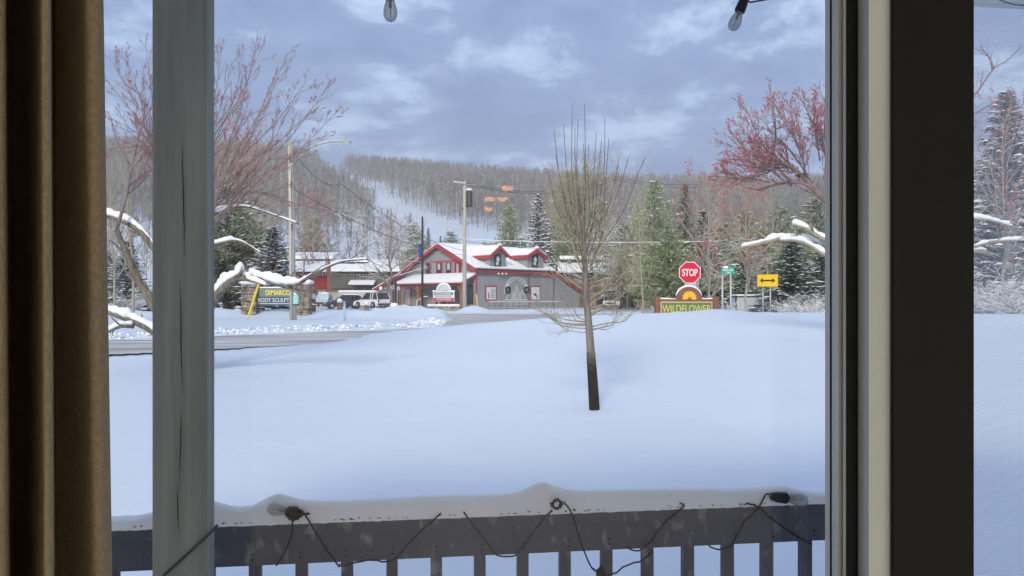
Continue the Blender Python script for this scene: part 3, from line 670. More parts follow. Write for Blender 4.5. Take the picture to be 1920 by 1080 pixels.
m = MB(); m.bb(-.08, -.05, yd-.5, yd+.5, 0, 2.2); m.build('entrance_glass', GLASSD, e_)
m = MB(); m.text('RENTALS', (-.12, syy(729, -.1), lz(538, 0, 17)), .55, 2.6, rz=-PI/2, bold=.03); m.build('rental_lettering', mat('letters_white', (.8, .8, .8), .5), shop)
m = MB(); m.tube([(-PD-.3, 8.1, .1), (-PD-.3, 8.1, 1.0), (-PD+.1, 7.2, 1.5), (-PD+.5, 6.9, 1.55)], .06, 6); m.build('step_handrail', WHITE, shop)
# dormers
for (pa, pb) in ((918, 948), (988, 1018)):
    x0, x1 = sx(pa), sx(pb); xc = (x0+x1)/2; ez = lz(479, xc, 0); pz = lz(463 if pa < 950 else 468, xc, 0)
    ye = (ez-EV)/sl+.4; yp = min(MW/2, (pz-EV)/sl+.4)
    m = MB(); m.prism([(x0, -.06, EV-.9), (x1, -.06, EV-.9), (x1, -.06, ez), (xc, -.06, pz-.1), (x0, -.06, ez)], (0, ye, 0)); dm = m.build('dormer', wallg, shop)
    m = MB()
    for (xa, s_) in ((x0, -1), (x1, 1)):
        m.slab([(xc, -.5, pz), (xa+s_*.35, -.5, ez-.2), (xa+s_*.35, ye, ez-.2), (xc, yp, pz)], .12)
        m.prism([(xc, -.56, pz+.12), (xa+s_*.42, -.56, ez-.12), (xa+s_*.42, -.56, ez-.5), (xc, -.56, pz-.3)], (0, .07, 0))
    m.bb(x0-.42, x0-.34, -.5, ye, ez-.45, ez-.1)
    m.build('dormer_fascia', redt, dm)
    m = MB()
    for (xa, s_) in ((x0, -1), (x1, 1)): m.slab([(xc, -.45, pz+.13), (xa+s_*.3, -.45, ez-.05), (xa+s_*.3, ye, ez-.05), (xc, yp+.3, pz+.13)], .2)
    m.blob((xc, -.35, pz+.25), (.42, .3, .2), 3, .2); m.build('dormer_snow', SNOWCAP, dm, bevel=.05)
    wx = xc-.1; wz = lz(489, xc, 0)
    m = MB(); m.bb(wx-.62, wx+.62, -.11, -.05, wz-.85, wz+.85); wf = m.build('dormer_window', ink, dm)
    m = MB(); m.blob((wx+.05, -.125, wz+.2), (.28, .015, .34), 5, .5, 9, 5); m.blob((wx-.1, -.125, wz-.35), (.22, .015, .26), 8, .5, 9, 5); m.build('poster_figure', greyl, wf)
# side wall fittings
for pc in (990, 1037):
    m = MB(); m.bb(sx(pc)-.09, sx(pc)+.09, -.16, -.02, 0, EV-.35 if pc < 1030 else EV-.5); m.build('downspout', mat('spout_grey', (.16, .16, .16), .6), shop)
for pc, zc in ((920, 547), (1003, 547)):
    x = sx(pc+.0); dx_ = .95; z0, z1 = lz(563, x, 0), lz(537, x, 0)
    m = MB(); m.bb(x-dx_, x+dx_, -.08, -.01, z0-.08, z1+.08); f = m.build('poster_frame', mat('frame_maroon', (.30, .05, .08), .6), shop)
    m = MB(); m.bb(x-dx_+.17, x+dx_-.17, -.10, -.075, z0+.1, z1-.1); m.build('poster_sheet', paper, f)
    m = MB()
    if pc == 920:
        for k in range(6): m.bb(x-.1, x+dx_-.3, -.11, -.102, z1-.4-k*.2, z1-.33-k*.2)
        m.blob((x-.42, -.11, z0+.55), (.1, .01, .38), 2, .3)
    else:
        m.prism([(x-.4, -.11, z0+.75), (x-.1, -.11, z0+1.0), (x+.15, -.11, z0+.8), (x+.5, -.11, z0+.35), (x+.3, -.11, z0+.2), (x+.1, -.11, z0+.55), (x-.2, -.11, z0+.6)], (0, .008, 0))
    m.build('poster_print', ink, f)
m = MB(); x = sx(968); r_ = 1.95; zc = lz(545, x, 0)
mural = MB(); arc = lambda R, a: (x+R*math.cos(a), zc-.35+R*math.sin(a))
for R in (2.15, 1.75):
    pts = [arc(R, PI*k/20) for k in range(21)]; mural.tube([(a, -.05, b) for a, b in pts], .05, 4)
for k in range(13):
    a = PI-PI*(k+1)/14; p_ = arc(1.96, a); mural.box((p_[0], -.06, p_[1]), (.14, .03, .22), ry=a-PI/2)
mz = zc-1.15
for (a, b, c_) in ((-1.9, -.2, 1.3), (-.9, .9, 1.75), (.2, 1.95, 1.2), (-.5, .1, .9)):
    mural.tube([(x+a, -.05, mz), (x+(a+b)/2, -.05, mz+c_), (x+b, -.05, mz)], .055, 4)
    mural.tube([(x+a*.6+b*.4-.1, -.05, mz+c_*.3), (x+(a+b)/2+.05, -.05, mz+c_*.8), (x+(a+b)/2+.2, -.05, mz+c_*.35), (x+b-.3, -.05, mz+.15)], .035, 4)
mural.bb(x-2.0, x+2.0, -.06, -.03, mz-.08, mz+.06); mural.bb(x-2.0, x-1.94, -.05, -.03, mz-1.0, mz); mural.bb(x+1.94, x+2.0, -.05, -.03, mz-1.0, mz); mural.bb(x-2, x+2, -.05, -.03, mz-1.05, mz-.98)
mural.text('BOARDROOM', (x, -.05, mz-.52), .5, 3.5, bold=.01)
mural.build('wall_logo', greyl, shop)
for pc in (933, 946, 939): pass
for k in range(3):
    xx = sx(930+k*7); m = MB(); m.tube([(xx, 0, EV-.45), (xx, -.35, EV-.35), (xx, -.5, EV-.5)], .03, 5); m.lathe([(.03, .1), (.16, -.05), (.17, -.09)], (xx, -.5, EV-.55), 10); m.build('wall_lamp', WHITE, shop)
for k, pc in enumerate((951, 986)):
    xx = sx(pc); zz = lz(543, xx, 0); m = MB()
    m.tube([(xx+.38*math.cos(a), -.14, zz+.38*math.sin(a)) for a in [2*PI*i/16 for i in range(17)]], .13, 6)
    for i in range(70):
        rr_ = random.Random(i); a = rr_.random()*2*PI; q = Vector((xx+.38*math.cos(a), -.16, zz+.38*math.sin(a))); m.add([q, q+Vector((rr_.uniform(-.2, .2), rr_.uniform(-.12, 0), rr_.uniform(-.2, .2))), q+Vector((rr_.uniform(-.1, .1), -.05, rr_.uniform(-.1, .1)))], [(0, 1, 2)])
    wr = m.build('wreath', mat('wreath_green', (.025, .04, .025), .9), None, o=(xx, 0, zz)); tag(wr, 'dark evergreen wreath on the shop side wall, %s of the mountain logo' % ('left' if k == 0 else 'right'), 'wreath', 'wreaths beside the wall logo')
    wr.location = SO+Matrix.Rotation(SA, 3, 'Z') @ Vector((xx, 0, zz)); wr.rotation_euler = (0, 0, SA)
    m = MB(); m.blob((xx-.05, -.16, zz+.48), (.22, .1, .12), 3, .2); sc_ = m.build('snow_cap', SNOWCAP, wr, o=(xx, 0, zz))
# ski rack along the base of the side wall
ro = SO+Matrix.Rotation(SA, 3, 'Z') @ Vector((sx(905), -1.1, 0))
t = thing('ski_rack', 'low metal ski rack with thin uprights along the foot of the grey side wall', 'ski rack', ro, SA)
m = MB(); Lr = sx(1035)-sx(905); m.tube([(0, 0, .85), (Lr, 0, .85)], .035, 6); m.tube([(0, 0, .12), (Lr, 0, .12)], .03, 6); m.build('rail', greyl, t)
for k in range(13):
    m = MB(); m.tube([(Lr*k/12, 0, -.1), (Lr*k/12, 0, .85)], .045, 6); m.build('upright', mat('spout_grey', (.16, .16, .16), .6), t)
m = MB(); m.slab([(0, -.05, .9), (Lr, -.05, .9), (Lr, .06, .9), (0, .06, .9)], .06); m.build('snow_cap', SNOWCAP, t)
# roof vent
q = SO+Matrix.Rotation(SA, 3, 'Z') @ Vector((sx(905)+1, MW/2-1.0, 0)); t = thing('roof_vent', 'black ridge vent showing through the snow near the ski shop roof ridge', 'roof vent', (P(906, 0, 105).x, 105, Zof(470, 105)), SA)
m = MB(); m.box((0, 0, .1), (1.6, .5, .3)); m.build('vent_box', BLACK, t); m = MB(); m.slab([(-.85, -.3, .25), (.85, -.3, .25), (.85, .3, .25), (-.85, .3, .25)], .12); m.build('snow_cap', SNOWCAP, t)
# ------------------------------------------------------------------ monument sign in front of it
Y = 84; o = P(832, 0, Y); o.z = G0-.15; t = thing('monument_sign', 'white arched shop sign with a red lower band on a snow topped stone base', 'sign', o)
k_ = Y/F; z_ = lambda py: Zof(py, Y)
m = MB(); m.bb(o.x-1.55, o.x+1.6, Y-.45, Y+.45, o.z-.1, z_(574)); m.build('stone_base', stone, t, o=o)
m = MB(); m.rbox((o.x, Y, z_(572.5)), (3.4, 1.1, .24), .1); m.build('snow_cap', SNOWCAP, t, o=o, smooth=False)
def arch(cx, hw, zb, zs, rr, y, th, n=14):
    pts = [(cx-hw, y, zb), (cx+hw, y, zb), (cx+hw, y, zs)]
    pts += [(cx+rr*math.cos(PI*i/n), y, zs+.12+rr*.95*math.sin(PI*i/n)) for i in range(n+1)]+[(cx-hw, y, zs)]
    return pts
hw = 20*k_; m = MB(); m.prism(arch(o.x, hw, z_(565), z_(545.5), 12*k_, Y-.14, 0), (0, .28, 0)); m.build('board', mat('sign_white', (.74, .78, .80), .5), t, o=o)
for kx in (-1, 1):
    m = MB(); m.bb(o.x+kx*.75-.1, o.x+kx*.75+.1, Y-.1, Y+.1, z_(574), z_(564)); m.build('leg', BLACK, t, o=o)
m = MB(); m.bb(o.x-hw+.03, o.x+hw-.03, Y-.17, Y-.142, z_(564.5), z_(558.5)); m.build('red_band', mat('band_red', (.55, .03, .08), .5), t, o=o)
m = MB(); m.text('BOARDROOM', (o.x, Y-.15, z_(550.5)), .33, 2.0, bold=.02); m.text('SNOWBOARD SHOP', (o.x, Y-.15, z_(555.6)), .17, 1.7, bold=.01)
for R in (11, 8): m.tube([(o.x+R*k_*math.cos(PI*i/14), Y-.15, z_(546)+.02+R*k_*math.sin(PI*i/14)) for i in range(15)], .022, 4)
for (a, b, c_) in ((-6, 0, 4.5), (-3, 4, 6), (1, 7, 4)): m.tube([(o.x+a*k_, Y-.15, z_(546)), (o.x+(a+b)/2*k_, Y-.15, z_(546-c_)), (o.x+b*k_, Y-.15, z_(546))], .022, 4)
m.build('sign_lettering', mat('ink_navy', (.06, .09, .14), .6), t, o=o)
m = MB(); m.text('RENTALS AND REPAIRS', (o.x, Y-.175, z_(561.2)), .17, 1.5, bold=.01); m.build('band_lettering', WHITE, t, o=o)
m = MB(); m.tube([(o.x+12.4*k_*math.cos(PI*i/14), Y, z_(544.5)+.06+12.4*k_*.95*math.sin(PI*i/14)) for i in range(15)], .09, 6)
m.rbox((o.x-16.5*k_, Y, z_(545.3)), (.55, .36, .12), .04); m.rbox((o.x+16.5*k_, Y, z_(545.3)), (.5, .36, .12), .04); m.build('top_snow', SNOWCAP, t, o=o)
# ------------------------------------------------------------------ poles
def utility_pole(px, py0, py1, Y, r0, r1, label, lean=0.0):
    a = P(px, py1, Y); b = P(px+lean, py0, Y); a.z -= .2
    t = thing('utility_pole', label, 'utility pole', a); m = MB(); m.tube([a, (a+b)/2, b], [r0, (r0+r1)/2, r1], 12); m.build('shaft', POLE, t, o=a, smooth=True); return t, a, b
t, a, b = utility_pole(550, 266, 605, 44, .19, .13, 'weathered wooden utility pole carrying the long street lamp arm, beside the stone pillars', -6)
m = MB(); pts = crom([tuple(P(x, y, 44)) for x, y in ((545, 302), (575, 279), (600, 270), (622, 264.5), (640, 264))], 5); m.tube(pts, .05, 8); m.tube([P(546, 310, 44), P(580, 277, 44)], .03, 6); arm = m.build('lamp_arm', STEEL, t, o=a, smooth=True)
m = MB(); hp_ = P(648, 265.5, 44); m.rbox((hp_.x, 44, hp_.z), (.62, .24, .15), .06); m.lathe([(.05, 0), (.05, .1)], hp_+Vector((-.05, 0, .07)), 8); m.build('lamp_head', mat('lamp_shell', (.40, .42, .38), .5), arm, o=a)
m = MB(); m.rbox((hp_.x+.04, 44, hp_.z-.09), (.40, .18, .06), .02); m.build('lamp_lens', mat('lens', (.6, .6, .55), .2), arm, o=a)
m = MB()
for (x, y) in ((544, 292), (546, 340), (547, 420)): q = P(x, y, 43.86); m.tube([q, q+Vector((0, 0, -.35))], .06, 6)
m.tube([P(549, 602, 43.8), P(547.5, 480, 43.84), P(546.5, 320, 43.86)], .022, 5); m.build('conduit', mat('spout_grey', (.16, .16, .16), .6), t, o=a)
guy0 = P(463, 604, 44); guy1 = P(545, 300, 44)
t = thing('guy_wire', 'bare steel guy wire with a bright yellow guard leaning past the left stone pillar', 'guy wire', guy0)
m = MB(); m.tube([guy0, P(466, 594, 44.0)], .025, 6); m.tube([P(487, 526, 44.0), guy1], .012, 5); m.build('wire', STEEL, t, o=guy0)
m = MB(); m.tube([P(465, 596, 44), P(487, 526, 44)], .065, 8); m.build('yellow_guard', mat('guard_yellow', (.75, .58, .03), .5), t, o=guy0)
bx = P(553, 572, 43.6); t = thing('newspaper_box', 'mint green delivery box with a snow cap fixed to the wooden pole', 'delivery box', bx)
m = MB(); m.prism([bx+Vector((-.11, 0, .06)), bx+Vector((.16, 0, .06)), bx+Vector((.17, 0, .42)), bx+Vector((.06, 0, .68)), bx+Vector((-.09, 0, .5))], (0, .3, 0)); m.build('box_body', mat('mint_plastic', (.33, .62, .58), .5), t, o=bx)
m = MB(); m.bb(bx.x-.12, bx.x+.2, bx.y-.01, bx.y+.32, bx.z, bx.z+.055); m.build('box_base', BLACK, t, o=bx)
m = MB(); m.blob(bx+Vector((.0, .15, .62)), (.11, .17, .14), 2, .2); m.build('snow_cap', SNOWCAP, t, o=bx, smooth=True)
Yp = 78; t, a, b = utility_pole(871, 340, 586, Yp, .22, .15, 'tall wooden utility pole with a transformer and snowy crossarm in front of the ski shop')
m = MB(); q = P(871, 344, Yp-.2); m.tube([P(850, 342, Yp-1.2), P(893, 348, Yp+1)], .07, 5); cr = m.build('crossarm', POLE, t, o=a)
m = MB(); m.tube([P(851, 340.6, Yp-1.2), P(868, 342.6, Yp-.3)], .06, 5); m.build('snow_cap', SNOWCAP, cr, o=a)
for x in (852, 862, 882, 891):
    m = MB(); p_ = P(x, 341, Yp); m.lathe([(.03, 0), (.07, .08), (.03, .2)], p_, 6); m.build('insulator', mat('ceramic', (.3, .3, .3), .4), t, o=a)
p_ = P(880, 388, Yp-.1); m = MB(); m.lathe([(.28, 0), (.31, .05), (.31, 1.45), (.2, 1.6)], p_, 14); tf = m.build('transformer', mat('transformer_dark', (.07, .07, .075), .5, metal=.3), t, o=a, smooth=False)
m = MB(); m.blob(p_+Vector((0, 0, 1.66)), (.33, .33, .15), 2, .2); m.build('snow_cap', SNOWCAP, tf, o=a, smooth=True)
m = MB(); m.tube([P(871, 392, Yp), P(876, 386, Yp)], .06, 5); m.tube([P(866, 392, Yp), P(873, 390, Yp)], .12, 6); m.build('pole_bracket', BLACK, t, o=a)
gy = P(896, 585, 75); t = thing('guy_wire', 'short yellow guy guard standing at the red corner post of the ski shop', 'guy wire', gy); m = MB(); m.tube([gy, P(893, 552, 76)], .07, 6); m.build('yellow_guard', mat('guard_tan', (.62, .45, .12), .6), t, o=gy)
m = MB(); m.tube([P(893, 552, 76), P(873, 400, 78)], .012, 5); m.build('wire', STEEL, t, o=gy)
fa = P(792, 583, 80); fa.z -= .1; t = thing('flag_pole', 'black pole with a small blue hanging banner in front of the shop gable', 'flag pole', fa)
m = MB(); m.tube([fa, P(792, 408, 80)], [.13, .09], 10); m.lathe([(.02, 0), (.1, .08), (.02, .2)], P(792, 409, 80), 8); m.build('shaft', mat('pole_black', (.03, .03, .032), .5), t, o=fa, smooth=True)
m = MB(); pts = []
vs = []; fs = []
for i in range(5):
    for j in range(7):
        q = P(785.5+i*1.4, 457+j*4.2+(i % 2)*.6, 80-.08*math.sin(i*1.6+j)); vs.append(q)
for i in range(4):
    for j in range(6): fs.append((i*7+j, i*7+7+j, i*7+8+j, i*7+j+1))
m.add(vs, fs); fl = m.build('banner', mat('banner_blue', (.04, .10, .42), .8), t, o=fa); fl.modifiers.new('s', 'SOLIDIFY').thickness = .02
fa = P(616, 580, 104); t = thing('feather_flag', 'tall faded red feather flag in front of the left building', 'flag', fa)
m = MB(); m.tube([fa, P(611.5, 545, 104), P(612, 500, 104), P(617, 478, 104)], .05, 6); m.build('flag_rod', BLACK, t, o=fa)
m = MB(); m.prism([P(612.5, 548, 103.9), P(619.5, 549, 103.9), P(620.5, 505, 103.9), P(619, 488, 103.9), P(616.5, 484, 103.9), P(613, 500, 103.9)], (0, .03, 0)); m.build('flag_cloth', mat('flag_red', (.36, .09, .07), .8, nscale=1.5, col2=(.2, .08, .06)), t, o=fa)
fa = P(646, 604, 44.5); fa.z -= .1; t = thing('utility_marker', 'pale blue plastic marker post standing alone in the roadside snow', 'marker post', fa)
m = MB(); m.tube([fa, P(646, 568, 44.5)], .06, 8); m.build('post', mat('marker_blue', (.38, .50, .60), .5), t, o=fa, smooth=True); m = MB(); m.lathe([(.075, 0), (.075, .1), (.02, .14)], P(646, 569, 44.5), 8); m.build('cap', mat('marker_cap', (.22, .34, .50), .5), t, o=fa)
def wire(pts, r=.018, lab=None, cat='cable', name='overhead_cable', mt=None, sag=.8, n=10):
    m = MB()
    for a, b in zip(pts[:-1], pts[1:]):
        a, b = Vector(a), Vector(b); m.tube([a.lerp(b, k/n)-Vector((0, 0, sag*4*(k/n)*(1-k/n))) for k in range(n+1)], r, 4)
    o = m.build(name, mt or mat('wire_grey', (.10, .10, .10), .7), None, o=pts[0]); tag(o, lab, cat, 'overhead cables'); return o
wire([P(545, 275, 44), P(640, 345, 60), P(871, 470, 78)], .02, 'dark cable falling from the street lamp pole towards the ski shop')
wire([P(546, 352, 44), P(871, 478, 78)], .02, 'lower sagging cable between the street lamp pole and the transformer pole')
wire([P(871, 448, 78), P(1345, 452, 60)], .03, 'snow covered cable running right from the transformer pole past the young tree', mt=SNOWCAP, sag=.2)
wire([P(871, 452, 78), P(1400, 470, 62)], .02, 'thin dark cable just below the snow covered one', sag=.6)
wire([P(560, 470, 150), P(871, 448, 78)], .02, 'dark cable from the far left to the transformer pole', sag=.5)
wire([P(871, 343, 78), P(1150, 331, 110), P(1420, 327, 130)], .035, 'upper of two far cables against the sky at right', sag=1.4)
wire([P(871, 346, 78), P(1150, 336, 112), P(1420, 333, 132)], .035, 'lower of two far cables against the sky at right', sag=1.4)
# ------------------------------------------------------------------ signs by the road
def sign_post(m, x, Y, z1, z0=None, r=.03): m.tube([(x, Y, z0 if z0 is not None else gz(x, Y)-.3), (x, Y, z1)], r, 8)
Ys = 28.0; o = P(1293.5, 0, Ys); o.z = gz(o.x, Ys); t = thing('stop_sign', 'red octagonal stop sign with white border above the brown entrance sign', 'road sign', o)
zc = Zof(511, Ys); R = 20.3*Ys/F/math.cos(PI/8)
oct_ = lambda R, y: [(o.x+R*math.cos(PI/8+k*PI/4), y, zc+R*math.sin(PI/8+k*PI/4)) for k in range(8)]
m = MB(); m.prism(oct_(R, Ys), (0, .012, 0)); m.build('plate', mat('sign_white2', (.78, .76, .78), .4), t, o=o)
m = MB(); m.prism(oct_(R*.925, Ys-.006), (0, .005, 0)); m.build('red_face', mat('stop_red', (.68, .012, .05), .4), t, o=o)
m = MB(); m.text('STOP', (o.x, Ys-.008, zc), 14*Ys/F, 29*Ys/F, bold=.03); m.build('sign_lettering', mat('sign_white2', (.78, .76, .78), .4), t, o=o)
m = MB(); sign_post(m, P(1309, 0, Ys+.04).x, Ys+.05, Zof(500, Ys), r=.035); m.build('post', STEEL, t, o=o)
m = MB(); m.bb(P(1284, 0, Ys).x, P(1306, 0, Ys).x, Ys, Ys+.01, Zof(545, Ys), Zof(531.8, Ys)); lp = m.build('lower_plate', mat('plate_grey', (.52, .53, .52), .5), t, o=o)
m = MB(); m.text('ALL WAY', (P(1295, 0, Ys).x, Ys-.002, Zof(536, Ys)), 4*Ys/F, 17*Ys/F); m.build('plate_lettering', ink, lp, o=o)
# brown entrance sign with a yellow flower
Yw = 26.0; o = P(1285, 0, Yw); o.z = gz(o.x, Yw)-.1; kw = Yw/F; t = thing('entrance_sign', 'brown framed green entrance sign with a yellow flower in its round top', 'sign', o)
brown = mat('sign_brown', (.28, .11, .08), .7, nscale=3, col2=(.22, .09, .065)); sgreen = mat('sign_green', (.12, .22, .09), .6)
zt = Zof(561, Yw); x0, x1 = P(1234, 0, Yw).x, P(1339, 0, Yw).x
cxa = P(1292.5, 0, Yw).x; ra_ = 24*kw; zb_ = o.z-.1
pts = [(x0, Yw, zb_), (x1, Yw, zb_), (x1, Yw, zt)]+[(cxa+ra_*math.cos(PI*i/18), Yw, zt+.96*ra_*math.sin(PI*i/18)) for i in range(19)]+[(x0, Yw, zt)]
m = MB(); m.prism(pts, (0, .16, 0)); m.build('board', brown, t, o=o)
for (a, c_) in ((1229, 1237), (1337, 1347)):
    m = MB(); m.bb(P(a, 0, Yw).x, P(c_, 0, Yw).x, Yw-.05, Yw+.22, zb_, Zof(556, Yw)); m.build('end_post', brown, t, o=o)
m = MB(); m.bb(P(1238.5, 0, Yw).x, P(1335.5, 0, Yw).x, Yw-.02, Yw-.002, zb_+.2, Zof(565.5, Yw)); m.build('gilt_border', mat('gilt', (.66, .50, .26), .5), t, o=o)
m = MB(); m.bb(P(1240.5, 0, Yw).x, P(1333.5, 0, Yw).x, Yw-.028, Yw-.0205, zb_+.25, Zof(567.5, Yw)); m.build('green_panel', sgreen, t, o=o)
m = MB(); m.text('WILDFLOWER', (P(1287, 0, Yw).x, Yw-.035, Zof(579, Yw)), 14*kw, 91*kw, bold=.0); m.build('sign_lettering', mat('gilt2', (.80, .62, .16), .5), t, o=o)
fz = Zof(551.5, Yw)-.03; m = MB()
for k in range(9):
    a = PI*k/8; d = Vector((math.cos(a), 0, math.sin(a))); c_ = Vector((cxa, Yw-.02, fz-.10)); b = c_+d*.20; s_ = Vector((0, 0, 1)).cross(d) if 0 else Vector((-d.z, 0, d.x))
    c_ = c_+Vector((0, -.0017*k, 0)); b = c_+d*.20
    m.prism([c_, c_+d*.12+s_*.052, b+s_*.045, b+d*.045, b-s_*.045, c_+d*.12-s_*.052], (0, .015, 0))
m.prism([Vector((cxa+.17*math.cos(PI*i/12), Yw-.012, fz-.11+.17*math.sin(PI*i/12))) for i in range(13)], (0, .008, 0))
m.build('flower_petals', mat('petal_yellow', (.80, .50, .04), .6), t, o=o)
m = MB(); m.prism([Vector((cxa+.05*math.cos(PI*i/10), Yw-.045, fz-.10+.05*math.sin(PI*i/10))) for i in range(11)], (0, .01, 0)); m.build('flower_centre', mat('flower_core', (.48, .24, .10), .7), t, o=o)
m = MB(); arcp = [(cxa+(ra_+.015)*math.cos(PI*i/18), Yw+.08, zt+.03+.96*ra_*math.sin(PI*i/18)) for i in range(1, 18)]
m.tube(arcp, [.012+.026*math.sin(PI*i/16)**.5 for i in range(17)], 6); m.tube([(x0-.02, Yw+.08, zt+.03), (cxa-ra_, Yw+.08, zt+.005)], .03, 6); m.tube([(cxa+ra_, Yw+.08, zt+.005), (x1, Yw+.08, zt+.02), (x1+.06, Yw+.08, zt+.05)], .03, 6); m.build('snow_cap', SNOWCAP, t, o=o, smooth=True)
# green street name blades
Yg = 34.0; o = P(1362, 0, Yg); o.z = gz(o.x, Yg); t = thing('street_name_sign', 'green street name blades on two pale posts right of the stop sign', 'street sign', o)
gsg = mat('blade_green', (.03, .34, .22), .5); m = MB()
m.bb(P(1353, 0, Yg).x, P(1377, 0, Yg).x, Yg, Yg+.012, Zof(514.5, Yg), Zof(502, Yg)); bl = m.build('name_blade', gsg, t, o=o)
m = MB(); m.text('WILDFLOWER', (P(1365, 0, Yg).x, Yg-.004, Zof(506.2, Yg)), 4.2*Yg/F, 20*Yg/F, bold=.02); m.text('DR', (P(1366, 0, Yg).x, Yg-.004, Zof(511.4, Yg)), 3.8*Yg/F, bold=.02); m.build('blade_lettering', mat('letters_mint', (.72, .85, .80), .5), bl, o=o)
m = MB(); q = P(1374, 0, Yg+.3); m.box((q.x, Yg+.35, Zof(498.5, Yg)), (1.0, .012, .17), rz=math.radians(62)); b2 = m.build('name_blade', gsg, t, o=o)
m = MB(); m.blob((q.x, Yg+.35, Zof(496, Yg)), (.16, .3, .04), 2, .2); m.blob((P(1361, 0, Yg).x, Yg, Zof(501, Yg)), (.12, .04, .05), 3, .3); m.build('snow_cap', SNOWCAP, t, o=o)
for x in (1355, 1370.5):
    m = MB(); m.tube([(P(x, 0, Yg).x, Yg+.04, o.z-.3), (P(x, 0, Yg).x, Yg+.04, Zof(500, Yg))], .042, 8); m.build('post', mat('post_pale', (.48, .50, .46), .5, metal=.3), t, o=o, smooth=True)
# yellow two way arrow
Ya = 46.0; o = P(1439, 0, Ya); o.z = gz(o.x, Ya); t = thing('arrow_sign', 'yellow rectangular warning sign with a black two headed arrow', 'road sign', o)
xa, xb = P(1420.5, 0, Ya).x, P(1458.5, 0, Ya).x; zc = Zof(526, Ya); hh = 11.3*Ya/F
m = MB(); m.rbox((o.x, Ya, zc), (xb-xa, .02, 2*hh), .0095); m.bb(xa, xb, Ya-.012, Ya+.01, zc-hh, zc+hh); m.build('plate', mat('sign_yellow', (.80, .52, .01), .5), t, o=o)
ka = Ya/F; pl = [(-14.5, 0), (-8, 5.2), (-9.2, 1.4), (9.2, 1.4), (8, 5.2), (14.5, 0), (8, -5.2), (9.2, -1.4), (-9.2, -1.4), (-8, -5.2)]
m = MB(); Q = lambda p: (o.x+p[0]*ka, Ya-.02, zc+p[1]*ka)
for poly in ([pl[0], pl[1], pl[2], pl[8], pl[9]], [pl[2], pl[3], pl[7], pl[8]], [pl[5], pl[6], pl[7], pl[3], pl[4]]): m.prism([Q(p) for p in poly], (0, .006, 0))
m.build('arrow', mat('arrow_black', (.02, .015, .01), .6), t, o=o)
for x in (1431, 1445):
    m = MB(); m.tube([(P(x, 0, Ya).x, Ya+.05, o.z-.3), (P(x, 0, Ya).x, Ya+.05, zc)], .055, 8); m.build('post', STEEL, t, o=o, smooth=True)
# grey cabinet right of the street sign
Yb = 52; o = P(1400, 0, Yb); o.z = gz(o.x, Yb)-.1; t = thing('utility_cabinet', 'pale grey utility cabinet with snow on its lid behind the street sign posts', 'cabinet', o)
m = MB(); m.bb(P(1381, 0, Yb).x, P(1422, 0, Yb).x, Yb, Yb+1.6, o.z, Zof(557, Yb)); m.build('cabinet_body', mat('cabinet_grey', (.50, .52, .58), .6), t, o=o)
m = MB(); m.bb(P(1380, 0, Yb).x, P(1423, 0, Yb).x, Yb-.05, Yb+1.65, Zof(557, Yb), Zof(555.5, Yb)); m.build('lid', BLACK, t, o=o)
m = MB(); m.rbox(((P(1380, 0, Yb).x+P(1423, 0, Yb).x)/2, Yb+.8, Zof(553.8, Yb)), (1.45, 1.7, .12), .05); m.build('snow_cap', SNOWCAP, t, o=o)
m = MB(); m.bb(P(1379, 0, Yb).x-.03, P(1381, 0, Yb).x, Yb-.08, Yb, o.z, Zof(555, Yb)); m.build('corner_post', BLACK, t, o=o)
# stone pillars and the blue sign between them
Yq = 50.0; kq = Yq/F
def pillar(px0, px1, label):
    cx_ = P((px0+px1)/2, 0, Yq).x; o = Vector((cx_, Yq, gz(cx_, Yq)-.3)); t = thing('stone_pillar', label, 'pillar', o, group='stone pillars of the roadside sign'); w_ = (px1-px0)*kq
    m = MB(); rnd = random.Random(px0); z = o.z; top = Zof(534, Yq)
    while z < top:                                   # courses of rough stones
        h = rnd.uniform(.13, .24); x = cx_-w_/2
        while x < cx_+w_/2-.05:
            ww = min(rnd.uniform(.18, .42), cx_+w_/2-x); m.rbox((x+ww/2, Yq, z+h/2), (ww-.015, w_*rnd.uniform(.94, 1.06), h-.015), .03); x += ww
        z += h
    m.build('stonework', stone, t, o=o)
    m = MB(); m.rbox((cx_, Yq, top+.16), (w_+.22, w_+.22, .27), .12); m.blob((cx_, Yq, top+.25), (w_*.5, w_*.5, .12), px0, .2, 12, 6); m.build('snow_cap', SNOWCAP, t, o=o); return t
pillar(456, 484, 'stone pillar with a round snow cap behind the yellow guard'); pillar(559, 583, 'stone pillar with a snow cap just right of the wooden pole')
o = Vector((P(522, 0, Yq).x, Yq, gz(-14, Yq))); t = thing('roadside_sign', 'blue and green roadside sign with yellow and white lettering between two stone pillars', 'sign', o)
xa, xb = P(486, 0, Yq).x, P(558, 0, Yq).x
m = MB(); m.bb(xa, xb, Yq-.03, Yq+.05, Zof(556, Yq), Zof(540, Yq)); m.build('name_panel', mat('panel_green_grey', (.16, .21, .20), .6, nscale=2, col2=(.22, .25, .2)), t, o=o)
m = MB(); m.bb(xa, xb, Yq-.04, Yq+.05, Zof(573, Yq), Zof(556.2, Yq)); m.build('lower_panel', mat('panel_blue', (.05, .10, .17), .6), t, o=o)
m = MB(); m.bb(xa, xb, Yq-.045, Yq-.041, Zof(569.8, Yq), Zof(568.6, Yq)); m.build('panel_line', greyl, t, o=o)
m = MB(); m.text('DiMARCO', (P(521.5, 0, Yq).x, Yq-.035, Zof(548.6, Yq)), 9.5*kq, 46*kq, bold=.03); m.build('yellow_lettering', mat('letters_yellow', (.80, .62, .10), .5), t, o=o)
